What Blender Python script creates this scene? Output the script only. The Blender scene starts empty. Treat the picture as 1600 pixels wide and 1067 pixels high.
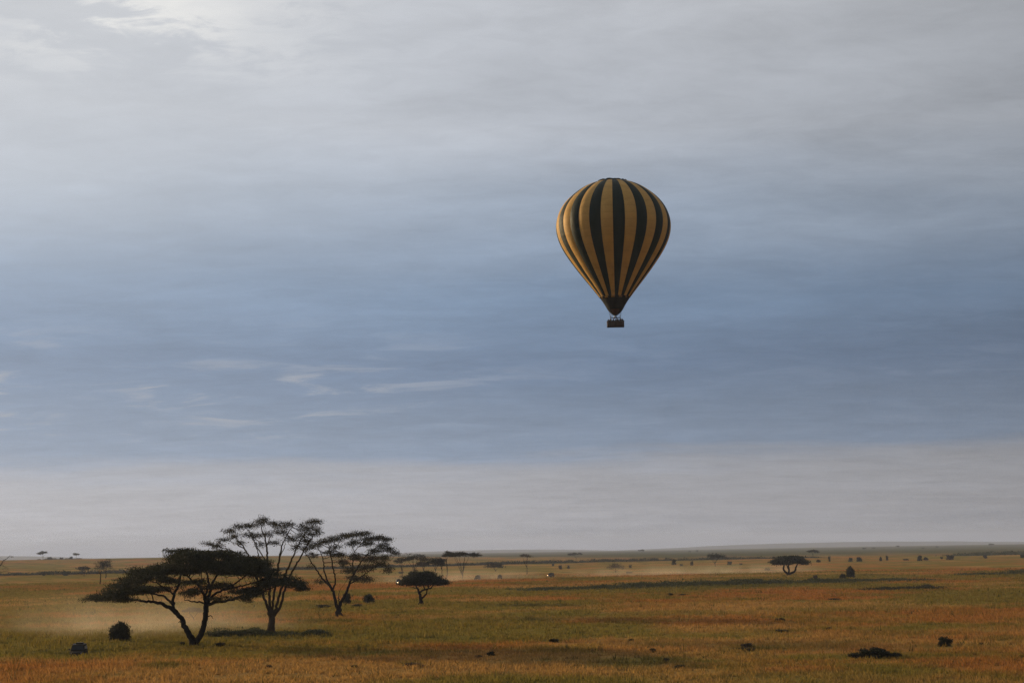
import bpy, bmesh, math, random
import numpy as np
from mathutils import Vector, Matrix

SC = bpy.context.scene
COL = SC.collection
rad = math.radians

# ------------------------------------------------------------------ camera
CAM_H = 12.0
PITCH, ROLL = rad(7.33), rad(0.85)
cam_d = bpy.data.cameras.new("camera")
cam = bpy.data.objects.new("camera", cam_d)
COL.objects.link(cam)
cam_d.sensor_width = 36.0
FPX = 2537.0
cam_d.lens = FPX / 1600.0 * 36.0
cam_d.clip_start = 0.5
cam_d.clip_end = 60000.0
CAM_M = Matrix.Translation((0, 0, CAM_H)) @ Matrix.Rotation(rad(90) + PITCH, 4, 'X') @ Matrix.Rotation(-ROLL, 4, 'Z')
cam.matrix_world = CAM_M
SC.camera = cam

# ------------------------------------------------------------------ sun and sky
SUN_AZ, SUN_EL = rad(-54), rad(10)            # azimuth from +Y, negative = left of the view
SUN_DIR = Vector((math.sin(SUN_AZ) * math.cos(SUN_EL), math.cos(SUN_AZ) * math.cos(SUN_EL), math.sin(SUN_EL)))
sun_d = bpy.data.lights.new("sun", 'SUN')
sun_d.energy = 5.0
sun_d.angle = rad(1.5)
sun_d.color = (1.0, 0.72, 0.40)
sun = bpy.data.objects.new("sun", sun_d)
COL.objects.link(sun)
sun.rotation_euler = SUN_DIR.to_track_quat('Z', 'Y').to_euler()

world = bpy.data.worlds.new("World")
SC.world = world
world.use_nodes = True


class NT:
    """small helper to write node trees"""
    def __init__(self, tree):
        self.t = tree
        tree.nodes.clear()

    def n(self, kind, **kw):
        nd = self.t.nodes.new(kind)
        for k, v in kw.items():
            setattr(nd, k, v)
        return nd

    def l(self, a, b):
        self.t.links.new(a, b)

    def put(self, sock, v):
        if isinstance(v, bpy.types.NodeSocket):
            self.l(v, sock)
        else:
            sock.default_value = v

    def math(self, op, a, b=0.0, c=0.0, clamp=False):
        nd = self.n('ShaderNodeMath', operation=op, use_clamp=clamp)
        for i, v in enumerate((a, b, c)):
            self.put(nd.inputs[i], v)
        return nd.outputs[0]

    def vmath(self, op, a, b=(0, 0, 0)):
        nd = self.n('ShaderNodeVectorMath', operation=op)
        self.put(nd.inputs[0], a)
        if op == 'SCALE':
            self.put(nd.inputs['Scale'], b)
        else:
            self.put(nd.inputs[1], b)
        return nd.outputs['Value' if op in ('DOT_PRODUCT', 'LENGTH') else 'Vector']

    def noise(self, vec, scale, detail=4.0, rough=0.5, lac=2.0, dist=0.0):
        nd = self.n('ShaderNodeTexNoise')
        if vec is not None:
            self.l(vec, nd.inputs['Vector'])
        nd.inputs['Scale'].default_value = scale
        nd.inputs['Detail'].default_value = detail
        nd.inputs['Roughness'].default_value = rough
        nd.inputs['Lacunarity'].default_value = lac
        nd.inputs['Distortion'].default_value = dist
        return nd.outputs[0]

    def step(self, v, lo, hi, a=0.0, b=1.0):
        nd = self.n('ShaderNodeMapRange', interpolation_type='SMOOTHSTEP')
        self.put(nd.inputs[0], v)
        for i, x in enumerate((lo, hi, a, b)):
            nd.inputs[i + 1].default_value = x
        return nd.outputs[0]

    def mix(self, fac, a, b, mode='MIX'):
        nd = self.n('ShaderNodeMix', data_type='RGBA', blend_type=mode)
        self.put(nd.inputs[0], fac)
        for s, v in ((nd.inputs[6], a), (nd.inputs[7], b)):
            self.put(s, v if isinstance(v, bpy.types.NodeSocket) else (*v, 1.0))
        return nd.outputs[2]

    def ramp(self, v, stops, interp='LINEAR'):
        nd = self.n('ShaderNodeValToRGB')
        cr = nd.color_ramp
        cr.interpolation = interp
        while len(cr.elements) < len(stops):
            cr.elements.new(0.5)
        for e, (p, c) in zip(cr.elements, stops):
            e.position = p
            e.color = (*c, 1.0)
        self.put(nd.inputs[0], v)
        return nd.outputs[0]


def srgb(r, g, b):
    f = lambda c: (c / 255 / 12.92) if c / 255 <= 0.04045 else ((c / 255 + 0.055) / 1.055) ** 2.4
    return (f(r), f(g), f(b))


def build_sky():
    w = NT(world.node_tree)
    tc = w.n('ShaderNodeTexCoord').outputs['Generated']
    d = w.vmath('NORMALIZE', tc)
    sep = w.n('ShaderNodeSeparateXYZ')
    w.l(d, sep.inputs[0])
    z = w.math('MAXIMUM', sep.outputs[2], 0.0)
    # position on a cloud deck overhead: streaks flatten towards the horizon
    k = w.math('DIVIDE', 1.0, w.math('ADD', z, 0.11))
    plane = w.vmath('SCALE', d, k)
    pl = w.n('ShaderNodeMapping')
    w.l(plane, pl.inputs[0])
    pl.inputs['Location'].default_value = (3.7, 1.9, 0)
    pl.inputs['Rotation'].default_value = (0, 0, rad(16))
    pl.inputs['Scale'].default_value = (0.62, 1.0, 0.0)
    p = pl.outputs[0]
    n_big = w.noise(p, 0.55, 4, 0.5)
    n_mid = w.noise(p, 1.7, 6, 0.56)
    n_fine = w.noise(p, 5.0, 8, 0.60, dist=0.5)
    n_tiny = w.noise(p, 13.0, 6, 0.62, dist=0.8)
    # how far towards the sun a direction points (-1..1), in the horizontal plane
    sunh = w.vmath('DOT_PRODUCT', d, (math.sin(SUN_AZ), math.cos(SUN_AZ), 0.0))
    wob = w.math('MULTIPLY', w.math('SUBTRACT', n_big, 0.5), 0.05)
    wob2 = w.math('MULTIPLY', w.math('SUBTRACT', n_mid, 0.5), 0.034)
    slope = w.math('MULTIPLY', sep.outputs[0], w.step(z, 0.08, 0.2, -0.014, 0.04))
    wob = w.math('MULTIPLY', wob, w.step(z, 0.05, 0.2, 0.25, 1.0))
    t = w.math('ADD', w.math('ADD', z, wob), w.math('ADD', wob2, slope))
    col = w.ramp(w.math('MULTIPLY', t, 2.5), [
        (0.000, srgb(148, 152, 163)),
        (0.055, srgb(160, 161, 168)),
        (0.105, srgb(156, 158, 166)),
        (0.132, srgb(148, 153, 165)),
        (0.158, srgb(123, 138, 160)),
        (0.290, srgb(105, 123, 149)),
        (0.400, srgb(114, 134, 160)),
        (0.530, srgb(150, 162, 179)),
        (0.640, srgb(176, 181, 190)),
        (0.850, srgb(186, 189, 195)),
        (1.000, srgb(186, 189, 195)),
    ])
    # soft mottling of the deck
    mott = w.math('ADD', w.math('MULTIPLY', n_mid, 0.36), w.math('ADD', w.math('MULTIPLY', n_fine, 0.40), w.math('ADD', w.math('MULTIPLY', n_big, 0.20), w.math('MULTIPLY', n_tiny, 0.24))))
    mott = w.math('ADD', mott, 0.40)
    col = w.vmath('SCALE', col, mott)
    # brighter towards the sun's side of the sky
    side = w.n('ShaderNodeMapRange', interpolation_type='LINEAR')
    w.put(side.inputs[0], sunh)
    for i, v in enumerate((0.15, 0.85, 0.63, 1.46)):
        side.inputs[i + 1].default_value = v
    col = w.vmath('SCALE', col, side.outputs[0])
    # the sun's side is greyer: thin veil in front of the blue
    veil = w.math('MULTIPLY', w.step(sunh, 0.50, 0.90), w.step(z, 0.12, 0.24, 0.18, 0.72))
    grey = w.vmath('SCALE', w.n('ShaderNodeRGB').outputs[0], 1.0)
    w.t.nodes[-1]
    rgb = [x for x in w.t.nodes if x.bl_idname == 'ShaderNodeRGB'][-1]
    rgb.outputs[0].default_value = (*srgb(208, 210, 213), 1)
    col = w.mix(veil, col, grey)
    # pale wisps low in the blue band
    wisp = w.math('MULTIPLY', w.step(n_fine, 0.50, 0.64), w.step(n_mid, 0.42, 0.58))
    wband = w.math('MULTIPLY', w.step(z, 0.062, 0.082), w.step(z, 0.10, 0.15, 1.0, 0.0))
    wmask = w.math('MULTIPLY', w.math('MULTIPLY', wisp, wband), w.step(sunh, 0.54, 0.76, 0.06, 0.7))
    col = w.mix(wmask, col, srgb(182, 182, 186))
    # broken, sunlit cloud high towards the sun
    brk = w.step(n_mid, 0.34, 0.54)
    brk2 = w.step(w.math('ADD', w.math('MULTIPLY', n_fine, 0.65), w.math('MULTIPLY', n_tiny, 0.35)), 0.46, 0.56)
    hi = w.math('MULTIPLY', w.step(z, 0.265, 0.33), w.step(sunh, 0.60, 0.76))
    glow = w.math('MULTIPLY', hi, w.math('MULTIPLY', brk, w.math('ADD', 0.08, w.math('MULTIPLY', brk2, 0.92))))
    col = w.mix(glow, col, (1.0, 0.98, 0.93))
    sky = w.n('ShaderNodeTexSky', sky_type='NISHITA')
    sky.sun_disc = False
    sky.sun_elevation = SUN_EL
    sky.sun_rotation = SUN_AZ
    sky.air_density = 1.0
    sky.dust_density = 1.5
    bg1 = w.n('ShaderNodeBackground')
    w.l(sky.outputs[0], bg1.inputs[0])
    bg1.inputs[1].default_value = 0.05
    bg2 = w.n('ShaderNodeBackground')
    w.l(col, bg2.inputs[0])
    bg2.inputs[1].default_value = 1.0
    mx = w.n('ShaderNodeMixShader')
    mx.inputs[0].default_value = 0.92
    w.l(bg1.outputs[0], mx.inputs[1])
    w.l(bg2.outputs[0], mx.inputs[2])
    out = w.n('ShaderNodeOutputWorld')
    w.l(mx.outputs[0], out.inputs[0])


build_sky()
SC.view_settings.view_transform = 'Standard'
SC.view_settings.look = 'None'
SC.view_settings.exposure = 0.0
SC.view_settings.gamma = 1.0
SC.view_settings.use_curve_mapping = False
SC.render.engine = 'CYCLES'
SC.cycles.max_bounces = 6
SC.cycles.diffuse_bounces = 3
SC.cycles.transmission_bounces = 3
SC.cycles.transparent_max_bounces = 8
SC.cycles.volume_bounces = 1
SC.cycles.use_denoising = True
SC.cycles.denoising_prefilter = 'NONE'
SC.cycles.denoising_input_passes = 'RGB_ALBEDO_NORMAL'
SC.cycles.use_adaptive_sampling = False
SC.render.filter_size = 1.2
SC.cycles.volume_step_rate = 1.5
SC.cycles.volume_max_steps = 128


# ------------------------------------------------------------------ numbers
def vnoise(x, y, seed=0):
    xi = np.floor(x).astype(np.int64)
    yi = np.floor(y).astype(np.int64)
    xf, yf = x - xi, y - yi
    u, v = xf * xf * (3 - 2 * xf), yf * yf * (3 - 2 * yf)

    def h(a, b):
        n = (a * 374761393 + b * 668265263 + seed * 974711) & 0xFFFFFFFF
        n = ((n ^ (n >> 13)) * 1274126177) & 0xFFFFFFFF
        return ((n ^ (n >> 16)) & 0xFFFF) / 65535.0
    a, b, c, e = h(xi, yi), h(xi + 1, yi), h(xi, yi + 1), h(xi + 1, yi + 1)
    return (a * (1 - u) + b * u) * (1 - v) + (c * (1 - u) + e * u) * v


def fbm(x, y, octs=4, seed=0, gain=0.5):
    s, a, tot = 0.0, 1.0, 0.0
    for i in range(octs):
        s = s + a * vnoise(x * 2 ** i + 17.3 * i, y * 2 ** i - 9.1 * i, seed + i)
        tot += a
        a *= gain
    return s / tot


def sstep(v, lo, hi):
    t = np.clip((v - lo) / (hi - lo), 0, 1)
    return t * t * (3 - 2 * t)


def terrain(x, y):
    """height of the plain at world x, y (arrays)"""
    x = np.asarray(x, float)
    y = np.asarray(y, float)
    r = np.hypot(x, y)
    z = (fbm(x / 60, y / 60, 3, 5) - 0.5) * 0.5 * sstep(r, 20, 120)
    z = z + (fbm(x / 14, y / 14, 3, 8) - 0.5) * 0.22
    z = z + (fbm(x / 420, y / 420, 3, 11) - 0.5) * 2.0 * sstep(r, 500, 1500)
    az = x / np.maximum(y, 1.0)
    # a gentle swell that hides the ground behind it on the left, and a rise far off on the right
    z = z + 9.0 * np.exp(-((r - 2600) / 650.0) ** 2) * sstep(-az, -0.02, 0.16) * (y > 0)
    z = z + 6.0 * sstep(r, 2500, 8000) * sstep(az, 0.05, 0.32) * (y > 0)
    # hollow in which the near car stands
    z = z - 1.0 * np.exp(-(((x + 55.8) / 6.0) ** 2 + ((y - 209.5) / 5.0) ** 2))
    return z


CAM_R = np.array(CAM_M.to_3x3())


def ray(px, py):
    v = np.array([(px - 800.0) / FPX, -(py - 533.5) / FPX, -1.0])
    w = CAM_R @ v
    return w / w[1]                     # per metre of depth (world y)


def ground(px, py):
    """point of the plain seen at photo pixel px, py"""
    w = ray(px, py)
    y = CAM_H / max(1e-4, -w[2])
    for _ in range(30):
        zt = float(terrain(w[0] * y, y))
        y2 = (zt - CAM_H) / w[2] if w[2] < -1e-4 else 12000
        y = 0.5 * y + 0.5 * min(max(y2, 20), 12000)
    return Vector((w[0] * y, y, float(terrain(w[0] * y, y))))


def at_depth(px, py, y):
    w = ray(px, py)
    return Vector((w[0] * y, y, CAM_H + w[2] * y))


def on_ground(px, y):
    """a point of the plain at depth y in image column px"""
    w = ray(px, 865)
    x = w[0] * y
    return Vector((x, y, float(terrain(x, y))))


# ------------------------------------------------------------------ object helpers
def link_mesh(name, me, parent=None, mat=None):
    o = bpy.data.objects.new(name, me)
    COL.objects.link(o)
    if mat is not None and len(me.materials) == 0:
        me.materials.append(mat)
    if parent is not None:
        o.parent = parent
    return o


def empty(name, loc=(0, 0, 0), rz=0.0, s=1.0):
    o = bpy.data.objects.new(name, None)
    COL.objects.link(o)
    o.empty_display_size = 0.5
    o.location = loc
    o.rotation_euler = (0, 0, rz)
    o.scale = (s, s, s) if not isinstance(s, (tuple, list)) else s
    return o


def tag(o, label=None, cat=None, group=None, kind=None):
    if label:
        o["label"] = label
    if cat:
        o["category"] = cat
    if group:
        o["group"] = group
    if kind:
        o["kind"] = kind
    return o


def np_mesh(name, verts, loops, sizes, smooth=False):
    """mesh from numpy: verts (n,3), flat loop vertex indices, face sizes (all equal int or array)"""
    me = bpy.data.meshes.new(name)
    verts = np.asarray(verts, np.float32)
    loops = np.asarray(loops, np.int32).ravel()
    if np.isscalar(sizes):
        nf = len(loops) // sizes
        starts = np.arange(nf, dtype=np.int32) * sizes
        tot = np.full(nf, sizes, np.int32)
    else:
        tot = np.asarray(sizes, np.int32)
        nf = len(tot)
        starts = np.concatenate(([0], np.cumsum(tot)[:-1])).astype(np.int32)
    me.vertices.add(len(verts))
    me.vertices.foreach_set("co", verts.ravel())
    me.loops.add(len(loops))
    me.loops.foreach_set("vertex_index", loops)
    me.polygons.add(nf)
    me.polygons.foreach_set("loop_start", starts)
    me.polygons.foreach_set("loop_total", tot)
    me.polygons.foreach_set("use_smooth", np.full(nf, smooth, bool))
    me.update(calc_edges=True)
    me.validate()
    return me


def vcol(me, name, cols):
    at = me.color_attributes.new(name, 'FLOAT_COLOR', 'POINT')
    c = np.ones((len(me.vertices), 4), np.float32)
    c[:, :cols.shape[1]] = cols
    at.data.foreach_set("color", c.ravel())


def copy_tree(o, parent=None):
    c = o.copy()
    COL.objects.link(c)
    c.parent = parent
    for ch in list(o.children):
        copy_tree(ch, c)
    return c


# ------------------------------------------------------------------ materials
def simple_mat(name, color, rough=0.7, var=0.25, scale=6.0, metal=0.0, bump=0.0, transl=0.0, emit=None, spec=0.3):
    m = bpy.data.materials.new(name)
    m.use_nodes = True
    t = NT(m.node_tree)
    tc = t.n('ShaderNodeTexCoord').outputs['Object']
    nz = t.noise(tc, scale, 5, 0.6)
    f = t.math('ADD', t.math('MULTIPLY', nz, 2 * var), 1.0 - var)
    rgb = t.n('ShaderNodeRGB')
    rgb.outputs[0].default_value = (*color, 1)
    c = t.vmath('SCALE', rgb.outputs[0], f)
    b = t.n('ShaderNodeBsdfPrincipled')
    t.l(c, b.inputs['Base Color'])
    b.inputs['Roughness'].default_value = rough
    b.inputs['Metallic'].default_value = metal
    b.inputs['Specular IOR Level'].default_value = 0.05 if bump else spec
    if emit:
        b.inputs['Emission Color'].default_value = (*emit[0], 1)
        b.inputs['Emission Strength'].default_value = emit[1]
    if bump:
        bp = t.n('ShaderNodeBump')
        bp.inputs['Strength'].default_value = bump
        bp.inputs['Distance'].default_value = 0.05
        t.l(nz, bp.inputs['Height'])
        t.l(bp.outputs[0], b.inputs['Normal'])
    o = t.n('ShaderNodeOutputMaterial')
    if transl:
        tr = t.n('ShaderNodeBsdfTranslucent')
        t.l(c, tr.inputs[0])
        mx = t.n('ShaderNodeMixShader')
        mx.inputs[0].default_value = transl
        t.l(b.outputs[0], mx.inputs[1])
        t.l(tr.outputs[0], mx.inputs[2])
        t.l(mx.outputs[0], o.inputs[0])
    else:
        t.l(b.outputs[0], o.inputs[0])
    return m


def leaf_mat(name, c1, c2, transl=0.3):
    m = bpy.data.materials.new(name)
    m.use_nodes = True
    t = NT(m.node_tree)
    tc = t.n('ShaderNodeTexCoord').outputs['Object']
    nz = t.noise(tc, 0.7, 4, 0.6)
    rnd = t.n('ShaderNodeNewGeometry').outputs['Random Per Island']
    f = t.math('ADD', t.math('MULTIPLY', t.step(nz, 0.35, 0.65), 0.6), t.math('MULTIPLY', rnd, 0.4))
    c = t.mix(f, c1, c2)
    b = t.n('ShaderNodeBsdfPrincipled')
    t.l(c, b.inputs['Base Color'])
    b.inputs['Roughness'].default_value = 0.65
    b.inputs['Specular IOR Level'].default_value = 0.15
    tr = t.n('ShaderNodeBsdfTranslucent')
    t.l(c, tr.inputs[0])
    mx = t.n('ShaderNodeMixShader')
    mx.inputs[0].default_value = transl
    t.l(b.outputs[0], mx.inputs[1])
    t.l(tr.outputs[0], mx.inputs[2])
    o = t.n('ShaderNodeOutputMaterial')
    t.l(mx.outputs[0], o.inputs[0])
    return m


GRASS_STOPS = dict(
    straw=(0.345, 0.200, 0.064),
    rust=(0.305, 0.130, 0.036),
    green=(0.158, 0.138, 0.029),
    deep=(0.050, 0.058, 0.018),
)


def grass_mat(name, ground_sheet):
    """colours of the savanna grass; 'patch' holds (green, deep green, rust) amounts"""
    m = bpy.data.materials.new(name)
    m.use_nodes = True
    t = NT(m.node_tree)
    at = t.n('ShaderNodeVertexColor')
    at.layer_name = 'patch'
    sp = t.n('ShaderNodeSeparateColor')
    t.l(at.outputs[0], sp.inputs[0])
    geo = t.n('ShaderNodeNewGeometry')
    pos = geo.outputs['Position']
    nf = t.noise(pos, 0.35, 6, 0.62)
    c = t.mix(t.math('ADD', sp.outputs[2], t.math('MULTIPLY', t.math('SUBTRACT', nf, 0.5), 0.9), clamp=True),
              GRASS_STOPS['straw'], GRASS_STOPS['rust'])
    g = t.math('ADD', sp.outputs[0], t.math('MULTIPLY', t.math('SUBTRACT', nf, 0.5), 1.1), clamp=True)
    c = t.mix(t.math('MULTIPLY', g, 0.9), c, GRASS_STOPS['green'])
    c = t.mix(sp.outputs[1], c, GRASS_STOPS['deep'])
    if ground_sheet:
        n2 = t.noise(pos, 1.6, 5, 0.65)
        f = t.math('ADD', t.math('MULTIPLY', n2, 0.9), 0.5)
    else:
        f = t.math('ADD', t.math('MULTIPLY', geo.outputs['Random Per Island'], 0.5), 0.75)
    c = t.vmath('SCALE', c, f)
    b = t.n('ShaderNodeBsdfDiffuse')
    t.l(c, b.inputs[0])
    o = t.n('ShaderNodeOutputMaterial')
    if ground_sheet:
        n3 = t.noise(pos, 0.9, 6, 0.7)
        bp = t.n('ShaderNodeBump')
        bp.inputs['Strength'].default_value = 0.6
        bp.inputs['Distance'].default_value = 0.6
        t.l(n3, bp.inputs['Height'])
        t.l(bp.outputs[0], b.inputs['Normal'])
        t.l(b.outputs[0], o.inputs[0])
    else:
        tr = t.n('ShaderNodeBsdfTranslucent')
        t.l(c, tr.inputs[0])
        mx = t.n('ShaderNodeMixShader')
        mx.inputs[0].default_value = 0.45
        t.l(b.outputs[0], mx.inputs[1])
        t.l(tr.outputs[0], mx.inputs[2])
        t.l(mx.outputs[0], o.inputs[0])
    return m


M = {}
M['ground'] = grass_mat("savanna_ground", True)
M['grass'] = grass_mat("savanna_grass", False)
M['bark'] = simple_mat("dark_bark", (0.013, 0.010, 0.008), 0.95, 0.4, 5.0, bump=0.6)
M['bark_pale'] = simple_mat("yellow_bark", (0.036, 0.024, 0.014), 0.95, 0.4, 4.0, bump=0.5)
M['leaf'] = leaf_mat("acacia_leaf", (0.008, 0.011, 0.004), (0.036, 0.036, 0.011), 0.22)
M['leaf_thin'] = leaf_mat("thin_acacia_leaf", (0.010, 0.011, 0.005), (0.034, 0.030, 0.012), 0.2)
M['bush'] = leaf_mat("bush_leaf", (0.016, 0.020, 0.008), (0.045, 0.042, 0.016), 0.2)
M['bush_brown'] = leaf_mat("dry_bush_leaf", (0.040, 0.030, 0.018), (0.075, 0.055, 0.030), 0.2)
M['thicket'] = leaf_mat("thicket_leaf", (0.030, 0.038, 0.014), (0.070, 0.072, 0.025), 0.2)
M['hill'] = simple_mat("far_hill", (0.045, 0.048, 0.048), 0.95, 0.3, 0.002)
M['rock'] = simple_mat("granite", (0.12, 0.11, 0.10), 0.9, 0.35, 0.6, bump=0.6)

# ------------------------------------------------------------------ the plain
# (photo x, y, half width, half height, green, deep)
PATCHES = [
    (430, 992, 95, 6, .9, .55), (505, 970, 75, 3, .8, .5), (340, 1010, 70, 6, .8, .25), (250, 1008, 160, 8, .7, .15),
    (1110, 914, 235, 6, .9, .55), (1310, 910, 60, 4, .8, .4), (1420, 920, 60, 3, .7, .5), (1560, 897, 60, 2, .8, .5),
    (700, 995, 280, 9, .65, 0), (960, 962, 230, 6, .65, .12), (1300, 953, 150, 5, .6, .15), (560, 985, 140, 6, .6, .1),
    (420, 1022, 150, 7, .5, 0), (60, 985, 60, 5, .5, .2), (40, 970, 40, 3, .5, .3), (110, 973, 35, 3, .5, .25),
    (260, 1040, 45, 5, .7, .35), (100, 1012, 120, 6, .6, .1), (1250, 1058, 200, 12, .6, .05), (1500, 1010, 90, 4, .5, .15),
    (880, 1015, 90, 9, .5, .05), (620, 965, 60, 4, .5, .1), (720, 968, 90, 4, .5, .1), (500, 947, 22, 3, .6, .4),
    (1180, 990, 60, 10, .5, .05), (1420, 990, 80, 5, .5, .1), (1230, 986, 40, 3, .6, .35), (700, 930, 90, 3, .3, 0),
    (840, 912, 60, 2, .6, .3), (110, 915, 110, 3, .45, .05), (60, 898, 120, 2, .4, .1), (150, 1055, 90, 6, .3, 0),
    (1090, 1042, 35, 3, .5, .3), (640, 1037, 26, 4, .5, .25), (1450, 950, 120, 4, .35, .05), (1010, 945, 70, 3, .3, .05),
]
PG = []
for (px, py, hw, hh, g, dk) in PATCHES:
    c = ground(px, py)
    a, b2 = ground(px, py + hh), ground(px, py - hh)
    PG.append((c.x, c.y, hw / FPX * c.y, max(1.0, (b2.y - a.y) / 2), g, dk))


def patch_cols(x, y):
    n1 = fbm(x / 34, y / 34, 4, 21)
    n2 = fbm(x / 9, y / 9, 3, 31)
    n3 = fbm(x / 70, y / 55, 4, 41)
    green = sstep(n1 * 0.72 + n2 * 0.28, 0.375, 0.585) * 0.92
    deep = sstep(n2 * 0.55 + fbm(x / 3.2, y / 3.2, 2, 55) * 0.45, 0.60, 0.80) * 0.55
    rust = sstep(n3, 0.36, 0.62)
    wob = (fbm(x / 6, y / 6, 3, 61) - 0.5) * 1.5
    for (cx, cy, rx, ry, g, dk) in PG:
        q = np.sqrt(((x - cx) / rx) ** 2 + ((y - cy) / ry) ** 2) + wob
        mk = 1 - sstep(q, 0.45, 1.2)
        green = np.maximum(green, g * mk)
        deep = np.maximum(deep, dk * mk)
    # bush country far out: it starts nearer on the right than on the left
    az = x / np.maximum(np.abs(y), 1.0)
    start = 2900 - 1250 * sstep(az, -0.08, 0.12)
    wood = sstep(y + (n3 - 0.5) * 900, start, start + 900)
    deep = np.maximum(deep, 0.85 * wood)
    return np.stack([green, deep, rust], 1)


def build_ground():
    front = np.linspace(rad(-26), rad(26), 330)
    back = np.linspace(rad(26), rad(334), 62)[1:-1]
    ang = np.concatenate([front, back])
    r = np.concatenate([np.geomspace(2, 125, 26), np.geomspace(128, 800, 190), np.geomspace(810, 14000, 90)])
    A, R = np.meshgrid(ang, r)
    X, Y = (R * np.sin(A)).ravel(), (R * np.cos(A)).ravel()
    Z = terrain(X, Y)
    na, nr = len(ang), len(r)
    i = np.arange(nr - 1)[:, None] * na
    j = np.arange(na)[None, :]
    j2 = (j + 1) % na
    quads = np.stack([i + j, i + j2, i + na + j2, i + na + j], -1).reshape(-1, 4)[:, ::-1]
    V = np.stack([X, Y, Z], 1)
    V = np.vstack([V, [[0, 0, float(terrain(0, 0))]]])
    fan = np.stack([np.arange(na), (np.arange(na) + 1) % na, np.full(na, len(V) - 1)], 1)
    loops = np.concatenate([quads.ravel(), fan.ravel()])
    sizes = np.concatenate([np.full(len(quads), 4), np.full(len(fan), 3)])
    me = np_mesh("ground", V, loops, sizes, True)
    vcol(me, 'patch', np.vstack([patch_cols(X, Y), [[0.3, 0, 0.4]]]))
    o = link_mesh("ground", me, None, M['ground'])
    tag(o, kind='structure')


build_ground()


def build_grass():
    rng = np.random.default_rng(3)
    # even scatter in the wedge in view, thinning with distance
    n = 190000
    u = rng.random(n)
    r = 128 + (820 - 128) * u ** 1.55
    a = rng.uniform(rad(-21), rad(21), n)
    x, y = r * np.sin(a), r * np.cos(a)
    clump = fbm(x / 2.6, y / 2.6, 2, 71)
    keep = rng.random(n) < np.clip(0.25 + 1.3 * sstep(clump, 0.38, 0.62), 0, 1)
    x, y, r = x[keep], y[keep], r[keep]
    n = len(x)
    z = terrain(x, y)
    col = patch_cols(x, y)
    # darker, taller tussocks in loose colonies
    tus = (rng.random(n) < 0.05) & (fbm(x / 11, y / 11, 3, 83) > 0.5)
    col[tus, 1] = np.maximum(col[tus, 1], rng.uniform(0.3, 0.85, tus.sum()))
    h = rng.uniform(0.28, 0.62, n) * np.where(tus, 1.35, 1.0) * (0.75 + 0.5 * fbm(x / 20, y / 20, 2, 91)) * (1 + 0.25 * col[:, 1])
    wd = rng.uniform(0.10, 0.24, n) * np.clip(r / 260, 0.8, 2.4)
    nb = 4
    V = np.zeros((n, nb, 3, 3), np.float32)
    for b in range(nb):
        th = rng.uniform(0, 2 * np.pi, n)
        ox, oy = rng.normal(0, 0.22, n), rng.normal(0, 0.22, n)
        hb = h * rng.uniform(0.6, 1.1, n)
        lean = rng.normal(0, 0.22, (n, 2))
        dx, dy = np.cos(th) * wd * 0.5, np.sin(th) * wd * 0.5
        V[:, b, 0] = np.stack([x + ox - dx, y + oy - dy, z - 0.05], 1)
        V[:, b, 1] = np.stack([x + ox + dx, y + oy + dy, z - 0.05], 1)
        V[:, b, 2] = np.stack([x + ox + lean[:, 0], y + oy + lean[:, 1], z + hb], 1)
    V = V.reshape(-1, 3)
    me = np_mesh("grass", V, np.arange(len(V)), 3)
    vcol(me, 'patch', np.repeat(col, nb * 3, axis=0))
    o = link_mesh("savanna_grass", me, None, M['grass'])
    tag(o, "dry orange and green savanna grass covering the plain", "grass", kind='stuff')


build_grass()


def build_hills():
    # low blue ranges along the skyline: (photo x0, x1, peak px above the horizon, distance)
    rng = random.Random(5)
    defs = [("far_hill", 960, 1700, 8, 12900, 3), ("far_hill", 600, 960, 5, 13000, 4), ("far_hill", -120, 120, 7, 12800, 5), ("far_hill", 1150, 1800, 4, 12300, 9)]
    for name, x0, x1, pk, dist, seed in defs:
        nx, ny = 90, 14
        w0, w1 = ray(x0, 865)[0] * dist, ray(x1, 865)[0] * dist
        xs = np.linspace(w0, w1, nx)
        ys = np.linspace(-700, 700, ny)
        X, Yl = np.meshgrid(xs, ys)
        u = (X - w0) / (w1 - w0)
        H = pk / FPX * dist * np.sin(np.pi * u) ** 0.7 * (0.45 + 0.75 * fbm(X / 1100, Yl / 900, 4, seed))
        H = H * np.cos(np.clip(Yl / 700, -1, 1) * np.pi / 2) ** 0.8
        base = terrain(X.ravel(), (Yl + dist).ravel()).reshape(X.shape)
        Z = base - 1.0 + H
        me_v = np.stack([X.ravel(), (Yl + dist).ravel(), Z.ravel()], 1)
        i = np.arange(ny - 1)[:, None] * nx
        j = np.arange(nx - 1)[None, :]
        q = np.stack([i + j, i + j + 1, i + nx + j + 1, i + nx + j], -1).reshape(-1, 4)
        me = np_mesh("far_hill", me_v, q.ravel(), 4, True)
        o = link_mesh("hills", me, None, M['hill'])
        tag(o, kind='structure')


build_hills()


# ------------------------------------------------------------------ trees
def catmull(pts, step):
    pts = [np.asarray(p, float) for p in pts]
    if len(pts) == 2:
        n = max(1, int(np.linalg.norm(pts[1] - pts[0]) / step))
        return [pts[0] + (pts[1] - pts[0]) * k / n for k in range(n + 1)]
    P = [2 * pts[0] - pts[1]] + pts + [2 * pts[-1] - pts[-2]]
    out = []
    for i in range(1, len(P) - 2):
        p0, p1, p2, p3 = P[i - 1:i + 3]
        n = max(1, int(np.linalg.norm(p2[:3] - p1[:3]) / step))
        for k in range(n):
            t = k / n
            out.append(0.5 * ((2 * p1) + (p2 - p0) * t + (2 * p0 - 5 * p1 + 4 * p2 - p3) * t * t + (3 * p1 - p0 - 3 * p2 + p3) * t ** 3))
    out.append(P[-2])
    return out


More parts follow.
